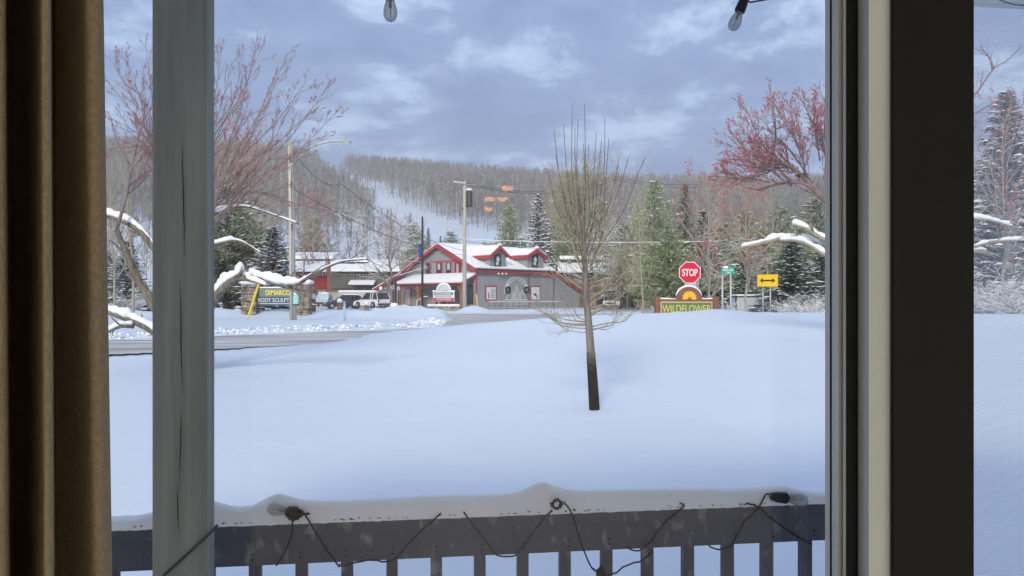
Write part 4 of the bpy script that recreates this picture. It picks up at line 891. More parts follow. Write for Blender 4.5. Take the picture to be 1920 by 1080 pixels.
m = MB(); m.text('BODY SCULPTING', (P(521.5, 0, Yq).x, Yq-.045, Zof(562.6, Yq)), 7.6*kq, 74*kq, bold=.012); o_l = m.build('white_lettering', greyl, t, o=o)
m = MB(); m.tube([(xa, Yq, Zof(540, Yq)+.03), (xb, Yq, Zof(540, Yq)+.03)], .05, 5); m.build('snow_cap', SNOWCAP, t, o=o)
# small snow capped stone bollards at the edge of the car park
BO = [(585, 572, .30, .40, 'round pink stone bollard with a white snow cap right of the right pillar', 62), (637, 574, .22, .33, 'snow capped bollard in front of the dark car', 70), (687, 578, .2, .3, 'snow capped bollard in front of the white car', 70), (739, 580, .34, .28, 'wide low snow capped stone block left of the black flag pole', 72)]
for i, (px, py, r, h, lab, Y) in enumerate(BO):
    o = P(px, py+4, Y); t = thing('stone_bollard', lab, 'bollard', o, group='snow capped bollards by the car park')
    m = MB(); m.lathe([(r, -.4), (r*1.05, 0), (r*.95, h*1.6), (r*.5, h*1.75)], o, 10); m.build('stone_body', mat('bollard_stone', (.30, .20, .18), .9, nscale=3, col2=(.12, .10, .09)), t, o=o)
    m = MB(); m.blob(o+Vector((0, 0, h*1.9)), (r*1.15, r*1.15, .24), i, .15, 12, 6); m.build('snow_cap', SNOWCAP, t, o=o, smooth=True)
for i, (px, py, lab) in enumerate(((714, 541, 'white snow capped globe lamp left of the rental lettering'), (747, 541, 'white globe lamp beside the dark post at the porch'))):
    Y = 90; o = P(px, 579, Y); t = thing('globe_lamp', lab, 'lamp', o, group='globe lamps by the shop entrance'); m = MB(); m.tube([o, P(px, py+4, Y)], .05, 6); m.build('lamp_post', BLACK, t, o=o); m = MB(); m.blob(P(px, py, Y), (.21, .21, .25), 1, .1, 10, 7); m.build('globe', mat('globe_white', (.75, .74, .70), .5), t, o=o, smooth=True)
o = P(742, 579, 89); t = thing('lamp_post', 'dark post with a small bracket at the left end of the shop porch', 'post', o); m = MB(); m.tube([o, P(742, 528, 89)], .1, 8); m.bb(o.x-.5, o.x, 88.95, 89.05, Zof(533, 89), Zof(531, 89)); m.build('shaft', BLACK, t, o=o)
# ------------------------------------------------------------------ buildings left and right
def longhall(px0, px1, Y, name, label, cat='building'):
    o = P((px0+px1)/2, 0, Y); o.z = G0; return thing(name, label, cat, o), o
def zz(py, Y): return Zof(py, Y)
Y = 116.0; t, o = longhall(553, 735, Y, 'hall', 'long low building with red and olive walls above a cream base')
X = lambda px, Y=Y: P(px, 0, Y).x
m = MB(); m.bb(X(480), X(615), Y, Y+12, zz(542, Y), zz(512, Y)); m.build('red_wall', redw, t, o=o)
m = MB(); m.bb(X(616), X(745), Y-.6, Y+12, zz(541, Y), zz(512, Y)); m.build('olive_wall', olive, t, o=o)
m = MB(); m.bb(X(480), X(745), Y+.4, Y+11.8, G0-.4, zz(541.5, Y)); m.build('base_wall', cream, t, o=o)
m = MB(); m.slab([(X(470), Y-1.2, zz(513, Y)), (X(752), Y-1.2, zz(513, Y)), (X(735), Y+8, zz(513, Y)+1.9), (X(480), Y+8, zz(513, Y)+1.9)], .2); m.build('roof', darkw, t, o=o)
m = MB(); m.slab([(X(470), Y-1.2, zz(513, Y)+.21), (X(752), Y-1.2, zz(513, Y)+.21), (X(733), Y+8, zz(513, Y)+2.1), (X(482), Y+8, zz(513, Y)+2.1)], .35); m.build('roof_snow', SNOWCAP, t, o=o, bevel=.1)
m = MB(); m.bb(X(520), X(602), Y+7, Y+11, zz(505, Y), zz(483, Y)); u_ = m.build('upper_storey', mat('wall_greybrown', (.20, .19, .17), .85), t, o=o)
m = MB(); m.slab([(X(516), Y+6, zz(482, Y)), (X(606), Y+6, zz(482, Y)), (X(604), Y+11.5, zz(482, Y)+.9), (X(518), Y+11.5, zz(482, Y)+.9)], .5); m.build('upper_snow', SNOWCAP, u_, o=o, bevel=.1)
for (a, b) in ((556, 574), (578, 594)):
    m = MB(); m.bb(X(a), X(b), Y+6.9, Y+7.1, zz(496, Y), zz(488, Y)); m.build('window', GLASSD, u_, o=o)
m = MB(); m.bb(X(645), X(672), Y+4, Y+7, zz(505, Y), zz(489, Y)); d_ = m.build('roof_dormer', olive, t, o=o)
m = MB(); m.slab([(X(636), Y+3.4, zz(489, Y)), (X(680), Y+3.4, zz(489, Y)), (X(676), Y+8, zz(487, Y)), (X(640), Y+8, zz(487, Y))], .4); m.build('upper_snow', SNOWCAP, d_, o=o)
m = MB(); m.bb(X(650), X(667), Y+3.9, Y+4.05, zz(500, Y), zz(493, Y)); m.build('window', GLASSD, d_, o=o)
for (a, b, c_, d_) in ((580, 586, 546, 560), (588, 593, 546, 560), (636, 650, 544, 556), (663, 680, 538, 545), (684, 700, 538, 545)):
    m = MB(); m.bb(X(a)-.08, X(b)+.08, Y+.3, Y+.42, zz(d_, Y)-.08, zz(c_, Y)+.08); f = m.build('window', WHITE if a > 630 else darkw, t, o=o); m = MB(); m.bb(X(a), X(b), Y+.26, Y+.31, zz(d_, Y), zz(c_, Y)); m.build('pane', GLASSD, f, o=o)
m = MB(); m.slab([(X(660), Y-2.5, zz(536, Y)), (X(706), Y-2.5, zz(536, Y)), (X(706), Y-.6, zz(530, Y)), (X(660), Y-.6, zz(530, Y))], .1); aw = m.build('awning', darkw, t, o=o); m = MB(); m.slab([(X(660), Y-2.5, zz(536, Y)+.11), (X(706), Y-2.5, zz(536, Y)+.11), (X(706), Y-.6, zz(530, Y)+.11), (X(660), Y-.6, zz(530, Y)+.11)], .3); m.build('awning_snow', SNOWCAP, aw, o=o)
m = MB()
for k in range(26): xx = X(556)+k*(X(700)-X(556))/25; m.bb(xx-.08, xx+.08, Y-1.0, Y-.61, zz(516.5, Y), zz(513.4, Y))
m.build('rafter_end', cream, t, o=o)['kind'] = 'stuff'
# pale trailer behind the cars
Y = 106; o = P(670, 578, Y); t = thing('cargo_trailer', 'long pale box trailer with thick snow on its roof behind the parked cars', 'trailer', o); X = lambda px: P(px, 0, Y).x
m = MB(); m.rbox(((X(634)+X(704))/2, Y+1.2, (zz(548, Y)+zz(572, Y))/2), (X(704)-X(634), 2.4, zz(548, Y)-zz(572, Y)), .12); bd = m.build('body', mat('trailer_cream', (.50, .49, .44), .6), t, o=o)
m = MB(); m.rbox(((X(634)+X(704))/2, Y+1.2, zz(546.5, Y)), (X(705)-X(633), 2.6, .3), .13); m.build('snow_cap', SNOWCAP, t, o=o)
for x in (650, 662):
    m = MB(); m.lathe([(.2, 0), (.36, .02), (.36, .2), (.2, .22)], (X(x), Y-.02, zz(572.5, Y)), 14, (0, 1, 0)); m.build('wheel', RUBBER, t, o=o)
m = MB(); m.bb(X(640), X(652), Y-.02, Y+.02, zz(560, Y), zz(553, Y)); m.build('window', GLASSD, t, o=o)
# right hand lodge
Y = 118.0; t, o = longhall(1095, 1240, Y, 'lodge', 'brown lodge with two stacked snowy roofs behind the young tree'); X = lambda px: P(px, 0, Y).x
brn = mat('wall_brown', (.20, .17, .11), .85, nscale=.8, col2=(.15, .13, .085)); tan = mat('wall_tan', (.42, .34, .22), .85, nscale=.7, col2=(.34, .27, .18))
m = MB(); m.bb(X(1050), X(1250), Y, Y+12, G0-.4, zz(512, Y)); m.build('lower_wall', brn, t, o=o)
m = MB(); m.bb(X(1060), X(1215), Y+5, Y+11, zz(500, Y), zz(484, Y)); up = m.build('upper_wall', brn, t, o=o)
m = MB(); m.slab([(X(1045), Y-1, zz(512, Y)), (X(1225), Y-1, zz(512, Y)), (X(1215), Y+7, zz(512, Y)+1.7), (X(1050), Y+7, zz(512, Y)+1.7)], .5); m.build('lower_snow', SNOWCAP, t, o=o, bevel=.15)
m = MB(); m.slab([(X(1052), Y+4, zz(484, Y)), (X(1225), Y+4, zz(484, Y)), (X(1220), Y+12, zz(484, Y)+.5), (X(1055), Y+12, zz(484, Y)+.5)], .55); m.build('upper_snow', SNOWCAP, up, o=o, bevel=.15)
for k in range(7):
    a = 1075+k*19; m = MB(); m.bb(X(a), X(a+12), Y+4.9, Y+5.05, zz(496, Y), zz(489, Y)); m.build('window', GLASSD, up, o=o)
for (a, b, c_, d_) in ((1103, 1138, 514, 520), (1142, 1200, 514, 527), (1120, 1132, 545, 570), (1205, 1225, 540, 575)):
    m = MB(); m.bb(X(a), X(b), Y-.12, Y+.02, zz(d_, Y), zz(c_, Y)); m.build('window', GLASSD, t, o=o)
for (a, b) in ((1100, 1117), (1171, 1182), (1186, 1196)):
    m = MB(); m.bb(X(a), X(b), Y-.25, Y-.01, G0, zz(548, Y)); m.build('wall_pier', tan, t, o=o)
m = MB(); m.slab([(X(1150), Y-4, zz(545, Y)), (X(1240), Y-4, zz(545, Y)), (X(1240), Y, zz(536, Y)), (X(1150), Y, zz(536, Y))], .35); m.build('canopy_snow', SNOWCAP, t, o=o)
m = MB(); m.bb(X(1150), X(1240), Y-3.9, Y, zz(547, Y), zz(545, Y)-.05); m.build('canopy', darkw, t, o=o)
Y = 96.0; o = P(1370, 0, Y); o.z = G0; t = thing('cottage', 'tan cottage with a snowy roof half hidden by pines behind the street sign', 'building', o); X = lambda px: P(px, 0, Y).x
m = MB(); m.bb(X(1318), X(1420), Y, Y+8, G0-.4, zz(520, Y)); m.build('wall', tan, t, o=o)
m = MB(); m.slab([(X(1312), Y-.8, zz(521, Y)), (X(1426), Y-.8, zz(521, Y)), (X(1410), Y+5, zz(498, Y)), (X(1330), Y+5, zz(498, Y))], .5); m.build('roof_snow', SNOWCAP, t, o=o, bevel=.15)
for (a, b) in ((1325, 1345), (1352, 1372), (1380, 1392)):
    m = MB(); m.bb(X(a), X(b), Y-.1, Y+.02, zz(548, Y), zz(530, Y)); m.build('window', GLASSD, t, o=o)
m = MB(); m.bb(X(1312), X(1426), Y-.75, Y-.1, zz(524, Y), zz(521.5, Y)); m.build('eave', darkw, t, o=o)
# ------------------------------------------------------------------ vehicles
def paint(name, c, r=.3): return mat(name, c, r, coat=.6, spec=.5)
def car(name, label, px, py, Y, rz, L_, W_, Hh, body, snow=.1, kind='suv', cat='car', glass=None):
    o = P(px, py, Y); t = thing(name, label, cat, o, rz, 'vehicles parked by the buildings')
    hw = W_/2; hl = L_/2; belt = Hh*.56; g = .28
    # body side profile, x forward
    lo = [(-hl, g+.12), (-hl, belt*.86), (-hl+.08, belt), (hl*.42, belt*.98), (hl*.9, belt*.80), (hl, belt*.62), (hl, g+.1), (hl-.1, g), (-hl+.1, g)]
    def shell(prof, w0, inset=.06):
        n = len(prof); m = MB(); vs = []
        for s_, ww in ((-1, w0-inset), (-1, w0), (1, w0), (1, w0-inset)):
            f = .96 if abs(ww-w0+inset) < 1e-6 else 1
            for (x, z) in prof: vs.append((x*f if f < 1 else x, s_*ww, z))
        fs = [tuple(range(n))]+[tuple(3*n+k for k in range(n-1, -1, -1))]
        for r in range(3):
            for k in range(n): fs.append((r*n+k, r*n+n+k, r*n+n+(k+1) % n, r*n+(k+1) % n))
        return m.add(vs, fs)
    m = shell(lo, hw); 
    bd = m.build('body', body, t, bevel=.03)
    if kind == 'suv': cab = [(-hl+.12, belt), (-hl+.45, Hh-.08), (-hl+.75, Hh), (hl*.02, Hh), (hl*.46, belt*.99)]
    elif kind == 'pickup': cab = [(-hl*.1, belt), (-hl*.05, Hh-.04), (0.0, Hh), (hl*.28, Hh), (hl*.52, belt*.98)]
    else: cab = [(-hl+.05, belt), (-hl+.08, Hh-.05), (-hl+.2, Hh), (hl*.5, Hh), (hl*.75, belt*.98)]
    m = shell(cab, hw-.1, .12); gh = m.build('cabin_glass', glass or GLASSD, t)
    m = MB(); xs0, xs1 = cab[2][0]-.12, cab[3][0]+.08
    m.rbox(((xs0+xs1)/2, 0, Hh+.0), (xs1-xs0, W_-.34, .09), .04)
    for s_ in (-1, 1):
        for (a, b) in ((cab[4], cab[3]), (cab[0], cab[1])): m.tube([(a[0], s_*(hw-.12), a[1]), (b[0], s_*(hw-.19), b[1])], .045, 5)
        xm = (xs0+xs1)/2; m.tube([(xm, s_*(hw-.10), belt), (xm, s_*(hw-.2), Hh)], .05, 5)
        if kind == 'suv': m.tube([(xs0+.55, s_*(hw-.10), belt), (xs0+.5, s_*(hw-.2), Hh)], .06, 5)
    m.build('roof_panel', body, t)
    if kind == 'pickup':
        m = MB(); m.bb(-hl+.08, -hl*.12, -hw+.1, hw-.1, belt-.02, belt+.03); m.build('bed', BLACK, t)
        m = MB(); m.rbox((-hl*.55, 0, belt+.08), (hl*.85, W_-.25, .18), .06); m.build('bed_snow', SNOWCAP, t)
    for sx_ in (-1, 1):
        for sy_ in (-1, 1):
            c_ = (sx_*hl*.62, sy_*(hw-.02), .36)
            m = MB(); m.lathe([(.2, -.12), (.34, -.12), (.37, -.08), (.37, .08), (.34, .12), (.2, .12)], c_, 18, (0, 1, 0)); wh = m.build('wheel', RUBBER, t)
            m = MB(); m.lathe([(.05, .125*sy_), (.2, .12*sy_), (.21, .09*sy_)], c_, 12, (0, 1, 0)); m.build('rim', STEEL, wh)
    for sy_ in (-1, 1):
        m = MB(); m.rbox((hl-.0, sy_*(hw-.28), belt*.66), (.08, .38, .16), .03); m.build('headlight', mat('lamp_clear', (.6, .62, .64), .15), t)
        m = MB(); m.rbox((-hl+.0, sy_*(hw-.14), belt*.82), (.08, .18, .34), .03); m.build('tail_light', mat('lamp_red', (.45, .02, .02), .25), t)
        m = MB(); m.rbox((hl*.38, sy_*(hw+.1), belt+.08), (.12, .2, .14), .03); m.build('wing_mirror', BLACK, t)
    m = MB(); m.rbox((hl+.02, 0, g+.16), (.14, W_-.1, .22), .05); m.rbox((-hl-.02, 0, g+.16), (.14, W_-.1, .22), .05); m.build('bumper', mat('bumper_dark', (.05, .05, .055), .6), t)
    m = MB(); m.rbox((hl+.005, 0, belt*.58), (.05, W_*.5, .2), .02); m.build('grille', BLACK, t)
    m = MB(); m.bb(-hl-.045, -hl-.02, -.26, .26, belt*.5, belt*.5+.14); m.build('number_plate', mat('plate_pale', (.6, .6, .55), .5), t)
    if snow:
        m = MB(); m.rbox(((xs0+xs1)/2, 0, Hh+.04+snow/2), (xs1-xs0-.1, W_-.42, snow), snow*.45); m.build('roof_snow', SNOWCAP, t)
    return t
car('parked_car', 'dark crossover car with snow on its roof, parked with its nose left', 644, 579, 96, math.radians(200), 4.7, 1.85, 1.6, paint('paint_dark', (.035, .04, .055)), .12)
car('parked_car', 'white car with a dark rear window and red lamps, parked beside the dark one', 698, 577.5, 92, math.radians(135), 4.8, 1.95, 1.78, paint('paint_white', (.72, .73, .74)), 0)
car('parked_car', 'snow whitened pale blue car standing alone left of the dark crossover', 606, 575, 98, math.radians(-88), 4.4, 1.75, 1.45, paint('paint_ice', (.55, .62, .68)), .26, glass=mat('frosted_glass', (.50, .60, .68), .6))
car('pickup_truck', 'silver truck at far left behind the roadside snow and left stone pillar', 432, 577, 95, math.radians(8), 5.2, 1.9, 1.75, paint('paint_silver', (.55, .56, .57)), .1, 'pickup', 'truck')
car('work_van', 'pale van facing the camera in front of the lodge with snow on its roof', 1148, 580, 100, math.radians(-100), 5.0, 2.05, 2.35, paint('paint_offwhite', (.62, .62, .60)), .25, 'van', 'van')
# ------------------------------------------------------------------ trees
def rv(rnd): return Vector((rnd.uniform(-1, 1), rnd.uniform(-1, 1), rnd.uniform(-1, 1)))
def along(pts, t):
    f = t*(len(pts)-1); i = min(int(f), len(pts)-2); return pts[i].lerp(pts[i+1], f-i), (pts[i+1]-pts[i]).normalized()
def spawn(out, pts, r0, r1, lvl, rnd, kids, spread, up, wob, ln, mx, t0=.2, t1=1.0, droop=0):
    k = kids[min(lvl, len(kids)-1)]
    for i in range(k):
        t = t0+(t1-t0)*(i+rnd.random())/k; q, d = along(pts, t); pr = d.cross(rv(rnd)).normalized(); a = spread*rnd.uniform(.6, 1.3)
        nd = (d*math.cos(a)+pr*math.sin(a)).normalized(); rr = (r0+(r1-r0)*t)*rnd.uniform(.45, .7)
        grow(out, q, nd, ln*rnd.uniform(.55, 1.25)*(1.15-.5*t), max(rr, .0035), lvl+1, rnd, kids, spread, up, wob, mx)
def grow(out, p, d, ln, r, lvl, rnd, kids=(7, 5, 4), spread=.75, up=.25, wob=.22, mx=3):
    n = 6 if lvl < 2 else 4; pts = [p.copy()]
    for i in range(n):
        d = (d+rv(rnd)*wob*.5+Vector((0, 0, up/n))).normalized(); p = p+d*(ln/n); pts.append(p.copy())
    out.append((pts, r, r*.35, lvl))
    if lvl < mx: spawn(out, pts, r, r*.35, lvl, rnd, kids, spread, up, wob, ln*.52, mx)
def tubes(out, lo=0, hi=99):
    m = MB()
    for (pts, a, b, l) in out:
        if lo <= l <= hi: m.tube(pts, a, {0: 8, 1: 6, 2: 4}.get(l, 3), r1=b)
    return m
def snow_on(out, k=1.0, hi=1, rmin=.0, seed=0, th=1.0):
    m = MB(); rnd = random.Random(seed)
    for (pts, a, b, l) in out:
        if l > hi or a < rmin: continue
        n = len(pts); rs = []; q = []
        for i, p in enumerate(pts):
            d = (pts[min(i+1, n-1)]-pts[max(i-1, 0)]).normalized(); fl = max(0, 1-abs(d.z)*1.05)
            r = a+(b-a)*i/(n-1); s_ = (r*1.0*k+.012)*fl**.6*rnd.uniform(.7, 1.15)
            if i in (0, n-1): s_ *= .3
            rs.append(max(.0015, s_)); q.append(p+Vector((0, 0, r*.55+s_*.75*th)))
        m.tube(q, rs, 6 if l < 2 else 4)
    return m
def buds(out, rnd, lvl, per=4, s=.022, prob=1.0, where=None):
    m = MB()
    for (pts, a, b, l) in out:
        if l < lvl or rnd.random() > prob: continue
        if where and not where(pts[-1]): continue
        for k in range(per):
            q, d = along(pts, rnd.uniform(.35, 1)); q = q+rv(rnd)*s*1.2; r = s*rnd.uniform(.6, 1.3); z = Vector((0, 0, r)); x = Vector((r*.8, 0, 0)); y = Vector((0, r*.8, 0))
            m.add([q+z, q-z, q+x, q-x, q+y, q-y], [(0, 2, 4), (0, 4, 3), (0, 3, 5), (0, 5, 2), (1, 4, 2), (1, 3, 4), (1, 5, 3), (1, 2, 5)])
    return m
def limb(out, pp, r0, r1, rnd, kids=(9, 5, 4), ln=1.0, spread=.6, up=.35, wob=.25, mx=3, t0=.25, lvl=0):
    pts = [Vector(q) for q in crom([tuple(P(*q)) for q in pp], 4)]
    out.append((pts, r0, r1, lvl)); spawn(out, pts, r0, r1, lvl, rnd, kids, spread, up, wob, ln, mx, t0)
def lump(m, q, rs):       # a broken, uneven ridge of snow along a limb
    Q = []; R = []
    for i in range(len(q)-1):
        for k in range(4):
            f = k/4; p = q[i].lerp(q[i+1], f); r = rs[i]+(rs[i+1]-rs[i])*f; n = mnoise.noise(p*3.1)+.6*mnoise.noise(p*9.0)
            R.append(max(.006, r*(1+.8*n))); Q.append(p+Vector((0, 0, r*.35*n)))
    m.tube(Q, R, 9)
# young tree on the lawn ------------------------------------------------
def young_tree():
    rnd = random.Random(21); Y = 12.3
    lo_, hi_ = 5.0, 17.0
    for _ in range(40):
        Y = (lo_+hi_)/2
        if Zof(768, Y) > gz(P(1114, 0, Y).x, Y): lo_ = Y
        else: hi_ = Y
    base = P(1114, 768, Y); t = thing('young_tree', 'young bare tree with upright shoots standing alone on the snowy lawn', 'tree', base)
    out = []; top_ = []; tp = [Vector(q) for q in crom([tuple(P(a, b, Y)) for a, b in ((1115, 780), (1113, 740), (1109, 680), (1105, 620), (1101, 575), (1098, 520), (1095, 450), (1093, 380), (1096, 320), (1094, 270))], 3)]
    s = Y/F; rad = lambda py: np.interp(py, [270, 380, 450, 560, 620, 700, 780], [.6, 2.0, 3.6, 6.2, 7.0, 8.6, 9.6])*s
    m = MB(); m.tube(tp, [float(rad(HY-(p.z-CZ)*F/Y)) for p in tp], 12); m.build('trunk', BARK, t, o=base, smooth=True)
    gp = [p for p in tp if HY-(p.z-CZ)*F/Y > 652]
    wm = mat('painted_darkening', (.006, .006, .006), .95, spec=.02); g = wm.node_tree; b_ = g.nodes['Principled BSDF']; tcn = g.nodes.new('ShaderNodeTexCoord'); sp = g.nodes.new('ShaderNodeSeparateXYZ'); g.links.new(tcn.outputs['Object'], sp.inputs[0])  # exposure darkening painted as colour: black below, fading up into bark
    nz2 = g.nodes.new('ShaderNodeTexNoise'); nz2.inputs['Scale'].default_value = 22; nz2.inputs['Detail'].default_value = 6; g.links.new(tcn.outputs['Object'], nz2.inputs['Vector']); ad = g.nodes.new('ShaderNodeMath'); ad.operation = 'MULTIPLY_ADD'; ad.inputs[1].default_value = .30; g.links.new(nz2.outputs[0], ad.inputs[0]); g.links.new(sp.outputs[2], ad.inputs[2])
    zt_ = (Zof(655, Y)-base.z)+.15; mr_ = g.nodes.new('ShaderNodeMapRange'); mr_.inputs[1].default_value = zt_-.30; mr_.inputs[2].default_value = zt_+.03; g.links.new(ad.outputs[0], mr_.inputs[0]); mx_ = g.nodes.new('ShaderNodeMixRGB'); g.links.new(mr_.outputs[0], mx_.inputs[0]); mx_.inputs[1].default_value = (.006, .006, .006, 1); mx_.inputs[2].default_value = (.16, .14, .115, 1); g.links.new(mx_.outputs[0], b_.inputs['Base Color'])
    m = MB(); m.tube(gp, [float(rad(HY-(p.z-CZ)*F/Y))*1.05+.001 for p in gp], 14); m.build('trunk_darkening', wm, t, o=base, smooth=True)  # added sleeve round the trunk that carries the painted darkening
    for i in range(72):
        f = (i+rnd.random())/72; py = 624-300*f**1.1
        q = None
        for a_, b_ in zip(tp[:-1], tp[1:]):
            ya, yb = HY-(a_.z-CZ)*F/Y, HY-(b_.z-CZ)*F/Y
            if yb <= py <= ya: q = a_.lerp(b_, (ya-py)/(ya-yb+1e-6)); break
        if q is None: continue
        az = rnd.random()*2*PI
        low = f < .30
        if low: az = rnd.choice((0, PI))+rnd.uniform(-.9, .9)
        R_ = (rnd.uniform(.45, 1.0)*(1.05-f) if low else rnd.uniform(.25, .98)*(1.12-.6*f))
        rise = rnd.uniform(.08, .38)+f*1.7 if low else rnd.uniform(.55, 1.35)*(1-.45*f)
        tip = Vector((q.x+math.cos(az)*R_, q.y+math.sin(az)*R_*.9, min(q.z+rise, Zof(rnd.uniform(300, 360), Y))))
        out_ = Vector((math.cos(az), math.sin(az), 0))*R_; bw = rnd.uniform(.08, .34); c1, c2, c3 = [q.lerp(tip, k)+out_*bw*w_-Vector((0, 0, rise*.10*w_))+rv(rnd)*R_*.07 for k, w_ in ((.25, .7), (.5, 1), (.75, .6))]
        pts = [Vector(c) for c in crom([tuple(q), tuple(c1), tuple(c2), tuple(c3), tuple(tip)], 2)]
        r0 = .0105*(1.2-.6*f)*rnd.uniform(.6, 1.25); out.append((pts, r0, .003, 1))
        spawn(out, pts, r0, .003, 1, rnd, (0, 7, 3), .7 if low else .65, .12 if low else .3, .34, .36, 3, .15, 1)
    for (x1, x2, y2) in ((1080, 1073, 197), (1090, 1096, 194), (1102, 1134, 220), (1076, 1039, 246), (1101, 1128, 262), (1118, 1212, 292), (1098, 1118, 248), (1080, 1057, 234), (1110, 1180, 290), (1082, 1078, 240), (1108, 1142, 258), (1070, 1042, 290), (1112, 1160, 300), (1068, 1022, 318), (1092, 1104, 270), (1088, 1084, 222)):
        dd = rnd.uniform(-.3, .3)
        pts = [Vector(c) for c in crom([tuple(P(1096+(x2-1096)*.15, 470+rnd.uniform(-40, 30), Y)), tuple(P(1096+(x2-1096)*.62+rnd.uniform(-5, 5), 400, Y+dd*.4)), tuple(P(1096+(x2-1096)*.9+rnd.uniform(-4, 4), 325, Y+dd*.8)), tuple(P(x2, y2, Y+dd))], 4)]
        top_.append((pts, .0095, .004, 1)); spawn(top_, pts, .008, .003, 1, rnd, (0, 4, 2), .25, .8, .10, .22, 2, .15, .8)
    print('young tree Y', Y)
    tubes(top_).build('shoots', mat('shoot_brown', (.16, .115, .10), .8), t, o=base)['kind'] = 'stuff'
    tubes(out, 1, 1).build('branch', BARKL, t, o=base, smooth=True); tubes(out, 2, 9).build('twigs', BARKL, t, o=base)['kind'] = 'stuff'
    m = MB(); m.cur = 0
    return base, Y
TB, TY = young_tree()
# big red budded tree at the left ---------------------------------------
def left_tree():
    rnd = random.Random(8); base = P(346, 0, 17.2); base.z = gz(base.x, 17.2)-.1; D = 17.0
    t = thing('budded_tree', 'large old tree with red buds and snow laden limbs behind the porch post at left', 'tree', base, group='red budded trees')
    big = []; out = []
    L_ = lambda pts, a, b, **k: limb(big if k.pop('big', False) else out, pts, a, b, rnd, **k)
    m = MB(); m.tube([base, P(344, 640, D), P(343, 560, D), P(340, 470, D), P(344, 380, D)], [.26, .22, .19, .16, .12], 10); m.build('trunk', BARK, t, o=base, smooth=True)
    L_([(344, 660, D), (385, 590, D-.4), (408, 552, D-.6), (440, 523, D-.8), (475, 522, D-.9)], .13, .07, ln=.8, kids=(3, 4, 3), t0=.6, up=.4, mx=2, big=True)
    L_([(470, 521, D-.9), (490, 523, D-.9), (512, 530, D-1), (535, 534, D-1), (558, 533, D-1), (577, 521, D-1), (600, 508, D-1), (640, 491, D-1), (690, 486, D-1)], .066, .015, ln=.8, kids=(12, 5, 3), t0=.2, up=.4, mx=2, big=True)
    L_([(462, 524, D-.9), (480, 529, D-.95), (500, 536, D-1)], .04, .012, ln=.3, kids=(2, 2, 2), mx=1, big=True)
    L_([(344, 640, D), (305, 600, D), (270, 545, D), (245, 490, D), (218, 432, D)], .11, .05, ln=.7, kids=(5, 4, 3), big=True, mx=2)
    L_([(300, 480, D+.3), (270, 440, D+.3), (240, 418, D+.3), (195, 402, D+.3)], .09, .05, ln=.6, kids=(5, 4, 3), big=True, mx=2)
    L_([(218, 432, D), (236, 370, D), (250, 300, D+.2), (270, 220, D+.4)], .04, .012, ln=1.0)
    L_([(344, 660, D+.3), (283, 618, D+.3), (240, 598, D+.3), (195, 582, D+.4)], .10, .06, ln=.5, kids=(3, 3, 2), big=True, mx=2)
    L_([(250, 612, D+.2), (225, 612, D), (195, 626, D)], .05, .03, ln=.3, kids=(2, 2, 2), big=True, mx=1)
    L_([(343, 520, D), (380, 470, D), (415, 455, D), (450, 452, D), (490, 475, D)], .045, .012, ln=.7, mx=2, big=True)
    L_([(343, 470, D), (385, 415, D), (410, 398, D+.2), (445, 388, D+.2), (480, 392, D), (560, 420, D)], .05, .012, ln=.8, mx=2, big=True)
    L_([(343, 440, D), (400, 385, D), (440, 366, D), (500, 362, D), (560, 384, D), (660, 400, D)], .04, .008, ln=.9, kids=(14, 4, 3), mx=2)
    tips = [(629, 212), (602, 186), (612, 165), (576, 150), (534, 108), (520, 130), (487, 98), (478, 92), (455, 118), (435, 112), (415, 90), (590, 260), (560, 290), (402, 150), (400, 100), (470, 180), (545, 200)]
    for i, (x, y) in enumerate(tips):
        dd = D+rnd.uniform(-1.6, 1.6); sx_ = rnd.uniform(336, 400); sy_ = rnd.uniform(400, 470)
        mx_ = sx_+(x-sx_)*.42+rnd.uniform(-12, 6); my_ = sy_+(y-sy_)*.5+rnd.uniform(-5, 25)
        L_([(sx_, sy_, D), ((sx_+mx_)/2-4, (sy_+my_)/2+8, (D+dd)/2), (mx_, my_, (D+dd)/2), ((mx_+x)/2+4, (my_+y)/2+6, dd), (x, y, dd)], .019, .0035, kids=(17, 5, 3), ln=.62, spread=.5, up=.3, wob=.32, mx=2, t0=.3)
    for (x, y) in ((272, 78), (232, 105), (215, 115), (205, 108), (200, 150), (196, 215), (285, 150), (200, 280), (262, 170)):
        dd = D+rnd.uniform(-1, 1); L_([(340, 420, D), (318, 350, D), (296+rnd.uniform(-12, 8), 280, dd), ((296+x)/2, (270+y)/2, dd), (x, y, dd)], .019, .0035, kids=(15, 5, 3), ln=.58, spread=.5, up=.25, wob=.32, mx=2, t0=.3)
    tubes(big, 0, 1).build('limb', BARK, t, o=base, smooth=True); a = tubes(out, 0, 1); b = tubes(out+big, 2, 9); a.build('branch', BARKD, t, o=base, smooth=True); b.build('twigs', BARKD, t, o=base)['kind'] = 'stuff'
    m = MB()
    for (pts, a_, b_, l) in big:
        if l: continue
        n = len(pts); rs = []; q = []
        for i, p in enumerate(pts):
            d = (pts[min(i+1, n-1)]-pts[max(i-1, 0)]).normalized(); r = a_+(b_-a_)*i/(n-1); fl = max(0, 1-abs(d.z)**2*.9); s_ = (r*.95+.03)*fl*(1.45 if a_ > .125 else 1)*(.95+.15*math.sin(i*.9+n))*(1 if i < n*.6 or n < 14 else .4)
            if i == 0 or i == n-1: s_ = .01
            rs.append(s_); q.append(p+Vector((0, -r*.2, r*.6+s_*.75)))
        lump(m, q, rs)
    kb = P(449, 507, D-.8); m.blob(kb, (.10, .12, .17), 4, .25); m.build('limb_snow', SNOWCAP, t, o=base, smooth=True)
    buds(out, rnd, 2, 6, .0115, .5).build('buds', BERRY, t, o=base)['kind'] = 'stuff'
left_tree()
